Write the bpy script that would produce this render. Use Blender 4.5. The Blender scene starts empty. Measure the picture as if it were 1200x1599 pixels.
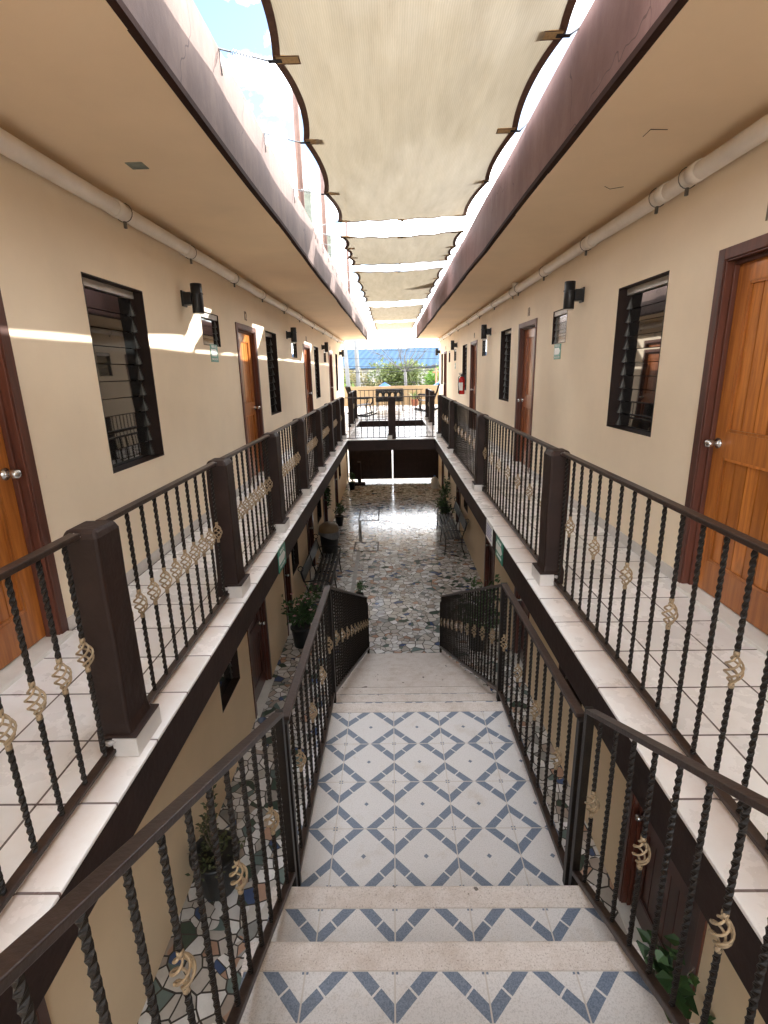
import bpy, bmesh, math, random
from mathutils import Vector, Matrix
random.seed(7)
PI = math.pi
C = bpy.context.scene.collection
SC = bpy.context.scene
E = 4.42            # eye height above the courtyard
F = 2.97            # upper floor level

# ------------------------------------------------------------------ camera
cam = bpy.data.cameras.new('camera')
co = bpy.data.objects.new('camera', cam)
C.objects.link(co)
cam.sensor_width = 36.0
cam.lens = 18.08
cam.clip_end = 2000
cam.clip_start = 0.02
d = Vector((11 / 803, 219.5 / 803, 1.0)).normalized()      # (right, up, forward) of the corridor axis
roll = -0.0175
up = Vector((math.sin(roll), math.cos(roll), 0))
xc = up.cross(d).normalized()
zc = d.cross(xc)
right = Vector((xc[0], d[0], zc[0])); upv = Vector((xc[1], d[1], zc[1])); fwd = Vector((xc[2], d[2], zc[2]))
m = Matrix.Identity(4)
for i in range(3):
    m[i][0] = right[i]; m[i][1] = upv[i]; m[i][2] = -fwd[i]
m[2][3] = E
co.matrix_world = m
SC.camera = co

# ------------------------------------------------------------------ sun and sky
SUN = Vector((-1.0, -0.66, -0.50)).normalized()            # travel direction of the light
elev = math.asin(-SUN.z)
sl = bpy.data.lights.new('sun', 'SUN'); sl.energy = 2.6; sl.angle = math.radians(0.5); sl.color = (1.0, 0.97, 0.92)
so = bpy.data.objects.new('sun', sl); C.objects.link(so)
so.rotation_euler = SUN.to_track_quat('-Z', 'Y').to_euler()
so.location = (20, 15, 30)
w = bpy.data.worlds.new('World'); SC.world = w; w.use_nodes = True
nt = w.node_tree; N = nt.nodes; L = nt.links
bg = N['Background']; bg.inputs['Strength'].default_value = 0.10
sky = N.new('ShaderNodeTexSky'); sky.sky_type = 'NISHITA'; sky.sun_disc = False
sky.sun_elevation = elev; sky.sun_rotation = math.atan2(-SUN.x, -SUN.y)
sky.air_density = 1.0; sky.dust_density = 1.5; sky.ozone_density = 1.5
tc = N.new('ShaderNodeTexCoord')
mp = N.new('ShaderNodeMapping'); mp.inputs['Scale'].default_value = (1, 1, 1.7)
mp.inputs['Location'].default_value = (0.35, 0.1, 0.2)
L.new(tc.outputs['Generated'], mp.inputs['Vector'])
no = N.new('ShaderNodeTexNoise'); no.inputs['Scale'].default_value = 3.1; no.inputs['Detail'].default_value = 8; no.inputs['Roughness'].default_value = 0.6
L.new(mp.outputs['Vector'], no.inputs['Vector'])
cr = N.new('ShaderNodeValToRGB'); cr.color_ramp.elements[0].position = 0.46; cr.color_ramp.elements[1].position = 0.62
L.new(no.outputs['Fac'], cr.inputs['Fac'])
mx = N.new('ShaderNodeMix'); mx.data_type = 'RGBA'
L.new(cr.outputs['Color'], mx.inputs['Factor'])
L.new(sky.outputs['Color'], mx.inputs['A'])
mx.inputs['B'].default_value = (32.0, 32.3, 33.0, 1)
L.new(mx.outputs['Result'], bg.inputs['Color'])
SC.view_settings.view_transform = 'Standard'; SC.view_settings.look = 'None'
SC.view_settings.exposure = 2.42; SC.view_settings.gamma = 1.0
SC.cycles.max_bounces = 12; SC.cycles.diffuse_bounces = 7; SC.cycles.glossy_bounces = 4
SC.cycles.transparent_max_bounces = 12; SC.cycles.use_denoising = True

# ------------------------------------------------------------------ material helpers
MATS = {}
def nmat(name):
    mt = bpy.data.materials.new(name); mt.use_nodes = True
    b = mt.node_tree.nodes['Principled BSDF']
    return mt, mt.node_tree.nodes, mt.node_tree.links, b
def ramp(N, stops, mode='LINEAR'):
    r = N.new('ShaderNodeValToRGB'); r.color_ramp.interpolation = mode
    e = r.color_ramp.elements
    while len(e) < len(stops): e.new(0.5)
    for k, (p, c) in enumerate(stops):
        e[k].position = p; e[k].color = (c[0], c[1], c[2], 1)
    return r
def mixc(N, L, fac, a, b, blend='MIX'):
    x = N.new('ShaderNodeMix'); x.data_type = 'RGBA'; x.blend_type = blend
    for sock, v in (('Factor', fac), ('A', a), ('B', b)):
        if isinstance(v, (int, float)): x.inputs[sock].default_value = v
        elif isinstance(v, tuple): x.inputs[sock].default_value = (v[0], v[1], v[2], 1)
        else: L.new(v, x.inputs[sock])
    return x.outputs['Result']
def math_(N, L, op, a, b=None, c=None):
    x = N.new('ShaderNodeMath'); x.operation = op
    for k, v in enumerate((a, b, c)):
        if v is None: continue
        if isinstance(v, (int, float)): x.inputs[k].default_value = v
        else: L.new(v, x.inputs[k])
    return x.outputs[0]
def noise(N, L, scale, detail=4, rough=0.55, vec=None, stretch=None):
    n = N.new('ShaderNodeTexNoise'); n.inputs['Scale'].default_value = scale
    n.inputs['Detail'].default_value = detail; n.inputs['Roughness'].default_value = rough
    if vec is None:
        t = N.new('ShaderNodeTexCoord'); vec = t.outputs['Object']
    if stretch:
        mp = N.new('ShaderNodeMapping'); mp.inputs['Scale'].default_value = stretch
        L.new(vec, mp.inputs['Vector']); vec = mp.outputs['Vector']
    L.new(vec, n.inputs['Vector'])
    return n.outputs['Fac']
def bump(N, L, b, h, strength=0.3, dist=0.01):
    x = N.new('ShaderNodeBump'); x.inputs['Strength'].default_value = strength; x.inputs['Distance'].default_value = dist
    L.new(h, x.inputs['Height']); L.new(x.outputs['Normal'], b.inputs['Normal'])
def simple(name, col, rough=0.6, metal=0.0, var=0.25, scale=12, bmp=0.15, spec=0.5, stretch=None, bscale=None):
    mt, N, L, b = nmat(name)
    n = noise(N, L, scale, 6, 0.65, stretch=stretch)
    r = ramp(N, [(0.25, tuple(c * (1 - var) for c in col)), (0.75, tuple(min(1, c * (1 + var)) for c in col))])
    L.new(n, r.inputs['Fac']); L.new(r.outputs['Color'], b.inputs['Base Color'])
    b.inputs['Roughness'].default_value = rough; b.inputs['Metallic'].default_value = metal
    b.inputs['Specular IOR Level'].default_value = spec
    if bmp: bump(N, L, b, noise(N, L, bscale or scale * 6, 4), bmp)
    MATS[name] = mt
    return mt

def plaster(name, col, dirt=(0.45, 0.36, 0.26)):
    mt, N, L, b = nmat(name)
    n1 = noise(N, L, 1.1, 5, 0.6)
    r = ramp(N, [(0.3, tuple(c * 0.93 for c in col)), (0.7, tuple(min(1, c * 1.04) for c in col))])
    L.new(n1, r.inputs['Fac'])
    n2 = noise(N, L, 3.0, 8, 0.7, stretch=(1, 1, 0.25))
    r2 = ramp(N, [(0.62, (0, 0, 0)), (0.85, (0.35, 0.35, 0.35))]); L.new(n2, r2.inputs['Fac'])
    c = mixc(N, L, r2.outputs['Color'], r.outputs['Color'], tuple(a * 0.75 + 0.25 * e for a, e in zip(col, dirt)))
    n3 = noise(N, L, 14, 6, 0.75, stretch=(1, 1, 0.6)); r3 = ramp(N, [(0.66, (0, 0, 0)), (0.80, (0.22, 0.22, 0.22))]); L.new(n3, r3.inputs['Fac'])
    c = mixc(N, L, r3.outputs['Color'], c, dirt)
    L.new(c, b.inputs['Base Color']); b.inputs['Roughness'].default_value = 0.75
    b.inputs['Specular IOR Level'].default_value = 0.25
    bump(N, L, b, noise(N, L, 60, 5, 0.7), 0.12, 0.004)
    MATS[name] = mt; return mt
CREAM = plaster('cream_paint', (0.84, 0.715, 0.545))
SOFFIT = plaster('cream_bounce_tint', (0.84, 0.66, 0.455))  # same cream as the walls, with warm bounced light put into the colour
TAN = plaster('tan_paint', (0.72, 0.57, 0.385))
PEACH = plaster('parapet_paint', (0.31, 0.225, 0.135))
BROWN = simple('brown_paint', (0.024, 0.0125, 0.0095), 0.6, 0, 0.4, 5, 0.3, 0.28)
DRIP = simple('drip_edge_paint', (0.035, 0.018, 0.014), 0.9, 0, 0.3, 5, 0.2, 0.1)
BEAM = simple('beam_paint', (0.026, 0.0145, 0.012), 0.65, 0, 0.4, 4, 0.3, 0.25)
IRON = simple('rail_iron', (0.011, 0.0078, 0.006), 0.45, 0.05, 0.5, 14, 0.2, 0.3)
HAND = simple('handrail_iron', (0.036, 0.022, 0.017), 0.40, 0.1, 0.45, 9, 0.15, 0.4)
BLACK = simple('black_iron', (0.012, 0.012, 0.013), 0.4, 0.2, 0.3, 10, 0.1)
LAMPB = simple('lamp_black', (0.008, 0.009, 0.012), 0.35, 0.1, 0.2, 10, 0.05)
GOLD = simple('gold_paint', (0.37, 0.28, 0.175), 0.45, 0.3, 0.35, 60, 0.2)
STEEL = simple('steel', (0.55, 0.55, 0.54), 0.25, 0.95, 0.2, 20, 0.05)
GALV = simple('galvanised_wire', (0.22, 0.225, 0.23), 0.4, 0.6, 0.25, 20, 0.05)
GALV2 = simple('weld_putty_grey', (0.38, 0.36, 0.35), 0.5, 0.2, 0.4, 60, 0.3)
PVC = simple('pvc_pipe', (0.76, 0.70, 0.63), 0.42, 0, 0.12, 3, 0.05)
DARK = simple('unlit_room_black', (0.008, 0.007, 0.006), 0.8, 0, 0.2, 4, 0)  # near-black colour imitating the darkness of unlit rooms
ALU = simple('louvre_aluminium', (0.50, 0.47, 0.43), 0.45, 0.4, 0.15, 8, 0.05)
CONC = simple('concrete', (0.30, 0.29, 0.27), 0.85, 0, 0.3, 9, 0.5)
WHITE = simple('white_paint', (0.70, 0.68, 0.64), 0.55, 0, 0.1, 6, 0.1)
CLIP = simple('clip_metal', (0.12, 0.115, 0.105), 0.35, 0.6, 0.3, 20, 0.1)
NUMC = simple('number_paint', (0.16, 0.12, 0.08), 0.6, 0, 0.2, 20, 0.05)
LENS = simple('lamp_lens', (0.7, 0.7, 0.68), 0.3, 0, 0.05, 5, 0)
GREEN = simple('sign_green', (0.02, 0.22, 0.15), 0.35, 0, 0.15, 8, 0)
SIGNW = simple('sign_white', (0.75, 0.76, 0.74), 0.35, 0, 0.06, 8, 0)
SIGNB = simple('sign_lilac', (0.22, 0.22, 0.48), 0.4, 0, 0.1, 8, 0)
RED = simple('extinguisher_red', (0.42, 0.012, 0.012), 0.25, 0, 0.15, 5, 0)
POTB = simple('black_pot', (0.012, 0.012, 0.012), 0.45, 0, 0.3, 9, 0.1)
SOIL = simple('soil', (0.04, 0.025, 0.015), 0.95, 0, 0.4, 40, 0.6)
BAND = simple('sail_binding', (0.13, 0.065, 0.042), 0.8, 0, 0.3, 20, 0.2)
TABM = simple('sail_tab', (0.62, 0.42, 0.20), 0.8, 0, 0.25, 60, 0.3)
STRAP = simple('black_strap', (0.01, 0.01, 0.011), 0.6, 0, 0.2, 20, 0.1)
POLE = simple('pole_brown', (0.16, 0.105, 0.10), 0.5, 0.2, 0.25, 6, 0.1)
MOSS_RECESS = simple('mossy_concrete_recess_shade', (0.17, 0.19, 0.16), 0.9, 0, 0.4, 10, 0.5)  # mossy stubs; also the painted shade of the junction box recess
UTIL = simple('utility_concrete', (0.17, 0.17, 0.17), 0.85, 0, 0.12, 3, 0.1)
BARK = simple('bark', (0.10, 0.075, 0.06), 0.9, 0, 0.35, 9, 0.5)
GREYBARK = simple('grey_bark', (0.12, 0.11, 0.105), 0.9, 0, 0.3, 9, 0.4)
STREET = simple('pale_concrete_road', (0.40, 0.385, 0.36), 0.9, 0, 0.2, 3, 0.3)
EARTH = simple('dry_earth', (0.22, 0.18, 0.12), 0.95, 0, 0.35, 0.8, 0.3)
TARP = simple('blue_tarp', (0.012, 0.08, 0.32), 0.45, 0, 0.2, 4, 0.2)
BAG = simple('plastic_bag', (0.16, 0.16, 0.165), 0.35, 0, 0.2, 14, 0.4)
LIDM = simple('bin_lid', (0.20, 0.135, 0.075), 0.5, 0, 0.15, 9, 0.1)
TERRA = simple('terracotta', (0.30, 0.11, 0.06), 0.75, 0, 0.2, 9, 0.2)
GREYTRIM = simple('tile_base', (0.58, 0.55, 0.52), 0.3, 0, 0.12, 7, 0.05)

def wood(name, ca, cb, grain=(9, 9, 0.7), rough=0.28, coat=0.25):
    mt, N, L, b = nmat(name)
    g = N.new('ShaderNodeNewGeometry')
    t = N.new('ShaderNodeTexCoord')
    vm = N.new('ShaderNodeVectorMath'); vm.operation = 'ADD'
    sc = N.new('ShaderNodeVectorMath'); sc.operation = 'SCALE'; sc.inputs['Scale'].default_value = 31.0
    cx = N.new('ShaderNodeCombineXYZ')
    for k in range(3): L.new(g.outputs['Random Per Island'], cx.inputs[k])
    L.new(cx.outputs[0], sc.inputs[0]); L.new(t.outputs['Object'], vm.inputs[0]); L.new(sc.outputs[0], vm.inputs[1])
    n = noise(N, L, 4.0, 7, 0.62, vec=vm.outputs[0], stretch=grain)
    r = ramp(N, [(0.28, ca), (0.72, cb)]); L.new(n, r.inputs['Fac'])
    v = ramp(N, [(0, (0.66, 0.60, 0.55)), (1, (1.25, 1.22, 1.15))]); L.new(g.outputs['Random Per Island'], v.inputs['Fac'])
    c = mixc(N, L, 1.0, r.outputs['Color'], v.outputs['Color'], 'MULTIPLY')
    kn = noise(N, L, 2.2, 2, 0.5, vec=vm.outputs[0], stretch=(3, 3, 1.2))
    kr = ramp(N, [(0.68, (0, 0, 0)), (0.76, (0.7, 0.7, 0.7))]); L.new(kn, kr.inputs['Fac'])
    c = mixc(N, L, kr.outputs['Color'], c, tuple(x * 0.5 for x in ca))
    L.new(c, b.inputs['Base Color']); b.inputs['Roughness'].default_value = rough
    b.inputs['Coat Weight'].default_value = coat; b.inputs['Coat Roughness'].default_value = 0.2
    bump(N, L, b, n, 0.15, 0.003)
    return mt
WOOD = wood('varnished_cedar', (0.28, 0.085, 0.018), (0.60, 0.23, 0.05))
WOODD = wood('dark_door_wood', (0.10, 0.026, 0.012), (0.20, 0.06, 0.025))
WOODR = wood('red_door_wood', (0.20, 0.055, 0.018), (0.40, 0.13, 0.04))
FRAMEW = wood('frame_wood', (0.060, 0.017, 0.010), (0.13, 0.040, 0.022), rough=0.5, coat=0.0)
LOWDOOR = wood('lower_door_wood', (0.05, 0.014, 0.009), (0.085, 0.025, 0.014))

def leafmat(name, a, b_, rough=0.5):
    mt, N, L, b = nmat(name)
    g = N.new('ShaderNodeNewGeometry')
    r = ramp(N, [(0, a), (1, b_)]); L.new(g.outputs['Random Per Island'], r.inputs['Fac'])
    L.new(r.outputs['Color'], b.inputs['Base Color']); b.inputs['Roughness'].default_value = rough
    tr = N.new('ShaderNodeBsdfTranslucent'); L.new(r.outputs['Color'], tr.inputs['Color'])
    ms = N.new('ShaderNodeMixShader'); ms.inputs[0].default_value = 0.3
    L.new(b.outputs[0], ms.inputs[1]); L.new(tr.outputs[0], ms.inputs[2])
    L.new(ms.outputs[0], N['Material Output'].inputs['Surface'])
    return mt
LEAF = leafmat('leaf_green', (0.018, 0.05, 0.015), (0.06, 0.13, 0.04))
LEAFB = leafmat('bush_green', (0.07, 0.10, 0.03), (0.19, 0.22, 0.07))
LEAFY = leafmat('dry_bush', (0.17, 0.16, 0.07), (0.32, 0.27, 0.13))
LEAFL = leafmat('lime_leaf', (0.10, 0.20, 0.03), (0.20, 0.34, 0.06))
PETAL = leafmat('petal', (0.5, 0.12, 0.16), (0.75, 0.55, 0.55))

def tilemat(name, col, grout, size, ox=0.0, oy=0.0, gw=0.012, rough=0.18, stain=None):
    mt, N, L, b = nmat(name)
    t = N.new('ShaderNodeTexCoord'); s = N.new('ShaderNodeSeparateXYZ'); L.new(t.outputs['Object'], s.inputs[0])
    def axis(o, off):
        u = math_(N, L, 'DIVIDE', math_(N, L, 'SUBTRACT', o, off), size)
        f = math_(N, L, 'FRACT', u); fl = math_(N, L, 'FLOOR', u)
        dd = math_(N, L, 'MINIMUM', f, math_(N, L, 'SUBTRACT', 1.0, f))
        return dd, fl
    dx, fx = axis(s.outputs[0], ox); dy, fy = axis(s.outputs[1], oy)
    dm = math_(N, L, 'MINIMUM', dx, dy)
    g = math_(N, L, 'LESS_THAN', dm, gw / size / 2)
    cx = N.new('ShaderNodeCombineXYZ'); L.new(fx, cx.inputs[0]); L.new(fy, cx.inputs[1])
    wn = N.new('ShaderNodeTexWhiteNoise'); wn.noise_dimensions = '2D'; L.new(cx.outputs[0], wn.inputs['Vector'])
    r = ramp(N, [(0, tuple(c * 0.90 for c in col)), (1, tuple(min(1, c * 1.05) for c in col))]); L.new(wn.outputs['Value'], r.inputs['Fac'])
    dn = noise(N, L, 2.6, 7, 0.65); dr = ramp(N, [(0.5, (1, 1, 1)), (0.85, (0.86, 0.82, 0.77))]); L.new(dn, dr.inputs['Fac'])
    c = mixc(N, L, 1.0, r.outputs['Color'], dr.outputs['Color'], 'MULTIPLY')
    if stain:
        x0, x1 = stain
        mr = N.new('ShaderNodeMapRange'); mr.inputs['From Min'].default_value = x0; mr.inputs['From Max'].default_value = x1
        L.new(s.outputs[0], mr.inputs['Value'])
        sn = math_(N, L, 'MULTIPLY', mr.outputs[0], math_(N, L, 'ADD', 0.15, noise(N, L, 5, 6, 0.65)))
        c = mixc(N, L, sn, c, (0.42, 0.24, 0.13))
    c = mixc(N, L, g, c, grout)
    L.new(c, b.inputs['Base Color'])
    rr = ramp(N, [(0.3, (rough,) * 3), (0.7, (rough + 0.22,) * 3)]); L.new(dn, rr.inputs['Fac'])
    L.new(rr.outputs['Color'], b.inputs['Roughness'])
    h = math_(N, L, 'SUBTRACT', 1.0, g); bump(N, L, b, h, 0.5, 0.003)
    return mt
TILE = tilemat('walkway_tile', (0.85, 0.85, 0.855), (0.12, 0.10, 0.10), 0.325, 0.02, 0.165, 0.009)
BTILE = tilemat('bridge_tile', (0.68, 0.66, 0.64), (0.20, 0.17, 0.16), 0.325, -0.15, 0.165, 0.011, 0.15)

def mosaic():
    mt, N, L, b = nmat('broken_tile_mosaic')
    t = N.new('ShaderNodeTexCoord')
    nz = N.new('ShaderNodeTexNoise'); nz.inputs['Scale'].default_value = 1.3; L.new(t.outputs['Object'], nz.inputs['Vector'])
    vm = N.new('ShaderNodeVectorMath'); vm.operation = 'MULTIPLY_ADD'
    vm.inputs[1].default_value = (0.12, 0.12, 0); L.new(nz.outputs['Color'], vm.inputs[0]); L.new(t.outputs['Object'], vm.inputs[2])
    def vor(scale, feat):
        v = N.new('ShaderNodeTexVoronoi'); v.voronoi_dimensions = '2D'; v.feature = feat
        v.inputs['Scale'].default_value = scale; v.inputs['Randomness'].default_value = 0.95
        L.new(vm.outputs[0], v.inputs['Vector']); return v
    va = vor(7.2, 'F1'); vb = vor(7.2, 'DISTANCE_TO_EDGE')
    vc = vor(10.5, 'F1'); vd = vor(10.5, 'DISTANCE_TO_EDGE')
    pick = math_(N, L, 'GREATER_THAN', noise(N, L, 1.6, 1, 0.4), 0.52)
    col = mixc(N, L, pick, va.outputs['Color'], vc.outputs['Color'])
    ed = math_(N, L, 'ADD', math_(N, L, 'MULTIPLY', vb.outputs['Distance'], math_(N, L, 'SUBTRACT', 1.0, pick)),
               math_(N, L, 'MULTIPLY', math_(N, L, 'MULTIPLY', vd.outputs['Distance'], 1.0), pick))
    s = N.new('ShaderNodeSeparateColor'); L.new(col, s.inputs[0])
    reg = noise(N, L, 0.55, 3, 0.5)
    sp = N.new('ShaderNodeSeparateXYZ'); L.new(t.outputs['Object'], sp.inputs[0])
    mr = N.new('ShaderNodeMapRange'); mr.inputs['From Min'].default_value = 6.5; mr.inputs['From Max'].default_value = 2.5
    mr.inputs['To Max'].default_value = 0.11; L.new(sp.outputs[1], mr.inputs['Value'])
    f = math_(N, L, 'ADD', s.outputs[0], math_(N, L, 'ADD', mr.outputs[0], math_(N, L, 'MULTIPLY', math_(N, L, 'SUBTRACT', reg, 0.5), 0.55)))
    r = ramp(N, [(0.0, (0.60, 0.575, 0.54)), (0.18, (0.75, 0.745, 0.74)), (0.36, (0.56, 0.525, 0.485)), (0.47, (0.80, 0.80, 0.80)), (0.66, (0.46, 0.39, 0.34)),
                 (0.72, (0.48, 0.31, 0.23)), (0.77, (0.33, 0.34, 0.33)), (0.82, (0.50, 0.47, 0.44)), (0.88, (0.15, 0.20, 0.19)), (0.94, (0.08, 0.12, 0.24)), (0.98, (0.07, 0.10, 0.08))], 'CONSTANT')
    L.new(f, r.inputs['Fac'])
    v2 = ramp(N, [(0, (0.78, 0.78, 0.78)), (1, (1.12, 1.12, 1.12))]); L.new(s.outputs[1], v2.inputs['Fac'])
    c = mixc(N, L, 1.0, r.outputs['Color'], v2.outputs['Color'], 'MULTIPLY')
    gr = math_(N, L, 'LESS_THAN', ed, 0.048)
    dn = noise(N, L, 3.2, 7, 0.7); dr = ramp(N, [(0.4, (1, 1, 1)), (0.8, (0.66, 0.65, 0.63))]); L.new(dn, dr.inputs['Fac'])
    c = mixc(N, L, 1.0, c, dr.outputs['Color'], 'MULTIPLY')
    c = mixc(N, L, gr, c, (0.035, 0.030, 0.025))
    L.new(c, b.inputs['Base Color'])
    rr = math_(N, L, 'ADD', math_(N, L, 'MULTIPLY', s.outputs[2], 0.15), math_(N, L, 'ADD', 0.085, math_(N, L, 'MULTIPLY', gr, 0.5)))
    L.new(rr, b.inputs['Roughness'])
    # each shard sits a little askew
    h = math_(N, L, 'ADD', math_(N, L, 'MULTIPLY', math_(N, L, 'SUBTRACT', 1.0, gr), 1.0), math_(N, L, 'MULTIPLY', dn, 0.6))
    bump(N, L, b, h, 0.6, 0.005)
    return mt
MOSAIC = mosaic()

def stairtile():
    mt, N, L, b = nmat('stair_tile')
    u = N.new('ShaderNodeUVMap'); s = N.new('ShaderNodeSeparateXYZ'); L.new(u.outputs[0], s.inputs[0])
    def near(o):
        f = math_(N, L, 'FRACT', math_(N, L, 'ADD', o, 0.5)); return math_(N, L, 'ABSOLUTE', math_(N, L, 'SUBTRACT', f, 0.5))
    a = near(s.outputs[0]); c_ = near(s.outputs[1])
    q = math_(N, L, 'ADD', a, c_)
    band = math_(N, L, 'MULTIPLY', math_(N, L, 'GREATER_THAN', q, 0.312), math_(N, L, 'LESS_THAN', q, 0.490))
    brk = math_(N, L, 'GREATER_THAN', math_(N, L, 'ABSOLUTE', math_(N, L, 'SUBTRACT', a, c_)), 0.016)
    seam = math_(N, L, 'GREATER_THAN', math_(N, L, 'MINIMUM', a, c_), 0.009)
    band = math_(N, L, 'MULTIPLY', math_(N, L, 'MULTIPLY', band, brk), seam)
    ctr = math_(N, L, 'LESS_THAN', math_(N, L, 'SUBTRACT', 1.0, q), 0.042)
    # little four-part mark at the tile corners
    crn = math_(N, L, 'MULTIPLY', math_(N, L, 'LESS_THAN', math_(N, L, 'MAXIMUM', a, c_), 0.036), math_(N, L, 'GREATER_THAN', math_(N, L, 'MINIMUM', a, c_), 0.011))
    band = math_(N, L, 'MAXIMUM', band, math_(N, L, 'MAXIMUM', ctr, crn))
    t = N.new('ShaderNodeTexCoord')
    sp = noise(N, L, 210, 3, 0.7); sr = ramp(N, [(0.33, (0.46, 0.455, 0.46)), (0.52, (0.64, 0.635, 0.64))]); L.new(sp, sr.inputs['Fac'])
    br = ramp(N, [(0.35, (0.088, 0.122, 0.182)), (0.60, (0.175, 0.22, 0.30))]); L.new(sp, br.inputs['Fac'])
    c = mixc(N, L, band, sr.outputs['Color'], br.outputs['Color'])
    sv = math_(N, L, 'SUBTRACT', 1.0, seam)
    c = mixc(N, L, sv, c, (0.50, 0.47, 0.44))
    dn = noise(N, L, 5, 7, 0.7); dr = ramp(N, [(0.55, (1, 1, 1)), (0.85, (0.78, 0.70, 0.60))]); L.new(dn, dr.inputs['Fac'])
    c = mixc(N, L, 1.0, c, dr.outputs['Color'], 'MULTIPLY')
    L.new(c, b.inputs['Base Color'])
    b.inputs['Roughness'].default_value = 0.42
    bump(N, L, b, math_(N, L, 'ADD', seam, math_(N, L, 'MULTIPLY', sp, 0.2)), 0.3, 0.002)
    return mt
STILE = stairtile()
def terrazzo():
    mt, N, L, b = nmat('stair_nosing')
    sp = noise(N, L, 170, 3, 0.75); sr = ramp(N, [(0.30, (0.24, 0.20, 0.175)), (0.42, (0.60, 0.555, 0.525)), (0.7, (0.72, 0.68, 0.655))]); L.new(sp, sr.inputs['Fac'])
    dn = noise(N, L, 6, 8, 0.75); dr = ramp(N, [(0.45, (1, 1, 1)), (0.8, (0.72, 0.65, 0.58))]); L.new(dn, dr.inputs['Fac'])
    c = mixc(N, L, 1.0, sr.outputs['Color'], dr.outputs['Color'], 'MULTIPLY')
    ch = noise(N, L, 17, 2, 0.4); chr_ = ramp(N, [(0.735, (0, 0, 0)), (0.75, (0.85, 0.85, 0.85))]); L.new(ch, chr_.inputs['Fac'])
    c = mixc(N, L, chr_.outputs['Color'], c, (0.06, 0.045, 0.035))
    L.new(c, b.inputs['Base Color']); b.inputs['Roughness'].default_value = 0.6
    bump(N, L, b, sp, 0.3, 0.002); return mt
NOSE = terrazzo()
def fasciamat(name, ca, cb, cc, cd):
    mt, N, L, b = nmat(name)
    n = noise(N, L, 2.5, 8, 0.7, stretch=(1, 1, 0.5))
    r = ramp(N, [(0.3, ca), (0.52, cb), (0.72, cc)]); L.new(n, r.inputs['Fac'])
    n2 = noise(N, L, 9, 8, 0.75, stretch=(1, 0.6, 0.25)); r2 = ramp(N, [(0.60, (0, 0, 0)), (0.72, (0.55, 0.55, 0.55))]); L.new(n2, r2.inputs['Fac'])
    c = mixc(N, L, r2.outputs['Color'], r.outputs['Color'], cd)
    v = N.new('ShaderNodeTexVoronoi'); v.feature = 'DISTANCE_TO_EDGE'; v.inputs['Scale'].default_value = 0.8
    t = N.new('ShaderNodeTexCoord'); vm = N.new('ShaderNodeVectorMath'); vm.operation = 'MULTIPLY_ADD'; vm.inputs[1].default_value = (0.3, 0.3, 0.3)
    nz = N.new('ShaderNodeTexNoise'); nz.inputs['Scale'].default_value = 4; L.new(t.outputs['Object'], nz.inputs['Vector']); L.new(nz.outputs['Color'], vm.inputs[0]); L.new(t.outputs['Object'], vm.inputs[2]); L.new(vm.outputs[0], v.inputs['Vector'])
    ck = math_(N, L, 'LESS_THAN', v.outputs['Distance'], 0.0022)
    c = mixc(N, L, math_(N, L, 'MULTIPLY', ck, 0.6), c, tuple(q*.4 for q in ca))
    L.new(c, b.inputs['Base Color']); b.inputs['Roughness'].default_value = 0.8; b.inputs['Specular IOR Level'].default_value = 0.2
    bump(N, L, b, noise(N, L, 35, 6, 0.7), 0.3, 0.006); return mt
FASCIA = {-1: fasciamat('faded_pink_paint', (0.085, 0.057, 0.050), (0.125, 0.084, 0.071), (0.175, 0.122, 0.10), (0.11, 0.08, 0.074)),
          1: fasciamat('faded_red_brown_paint', (0.125, 0.065, 0.055), (0.165, 0.09, 0.076), (0.22, 0.13, 0.11), (0.26, 0.18, 0.16))}
def sailmat():
    mt, N, L, b = nmat('shade_cloth')
    t = N.new('ShaderNodeTexCoord')
    wv = N.new('ShaderNodeTexWave'); wv.wave_type = 'BANDS'; wv.bands_direction = 'X'; wv.inputs['Scale'].default_value = 26; wv.inputs['Distortion'].default_value = 2.5; wv.inputs['Detail'].default_value = 2
    wv.inputs['Detail Scale'].default_value = 0.6
    L.new(t.outputs['Object'], wv.inputs['Vector'])
    n = noise(N, L, 3, 6, 0.6, stretch=(3, 0.5, 1))
    r = ramp(N, [(0.3, (0.47, 0.39, 0.265)), (0.7, (0.57, 0.485, 0.34))]); L.new(n, r.inputs['Fac'])
    wr = ramp(N, [(0.0, (0.93, 0.93, 0.93)), (1, (1.03, 1.03, 1.03))]); L.new(wv.outputs['Fac'], wr.inputs['Fac'])
    c = mixc(N, L, 1.0, r.outputs['Color'], wr.outputs['Color'], 'MULTIPLY')
    df = N.new('ShaderNodeBsdfDiffuse'); tl = N.new('ShaderNodeBsdfTranslucent'); tp = N.new('ShaderNodeBsdfTransparent')
    L.new(c, df.inputs['Color']); L.new(c, tl.inputs['Color'])
    bp = N.new('ShaderNodeBump'); bp.inputs['Strength'].default_value = 0.6; bp.inputs['Distance'].default_value = 0.01
    L.new(n, bp.inputs['Height']); L.new(bp.outputs[0], df.inputs['Normal']); L.new(bp.outputs[0], tl.inputs['Normal'])
    m1 = N.new('ShaderNodeMixShader'); m1.inputs[0].default_value = 0.12
    L.new(df.outputs[0], m1.inputs[1]); L.new(tl.outputs[0], m1.inputs[2])
    m2 = N.new('ShaderNodeMixShader'); m2.inputs[0].default_value = 0.008
    L.new(m1.outputs[0], m2.inputs[1]); L.new(tp.outputs[0], m2.inputs[2])
    L.new(m2.outputs[0], N['Material Output'].inputs['Surface'])
    return mt
SAIL = sailmat()
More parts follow.
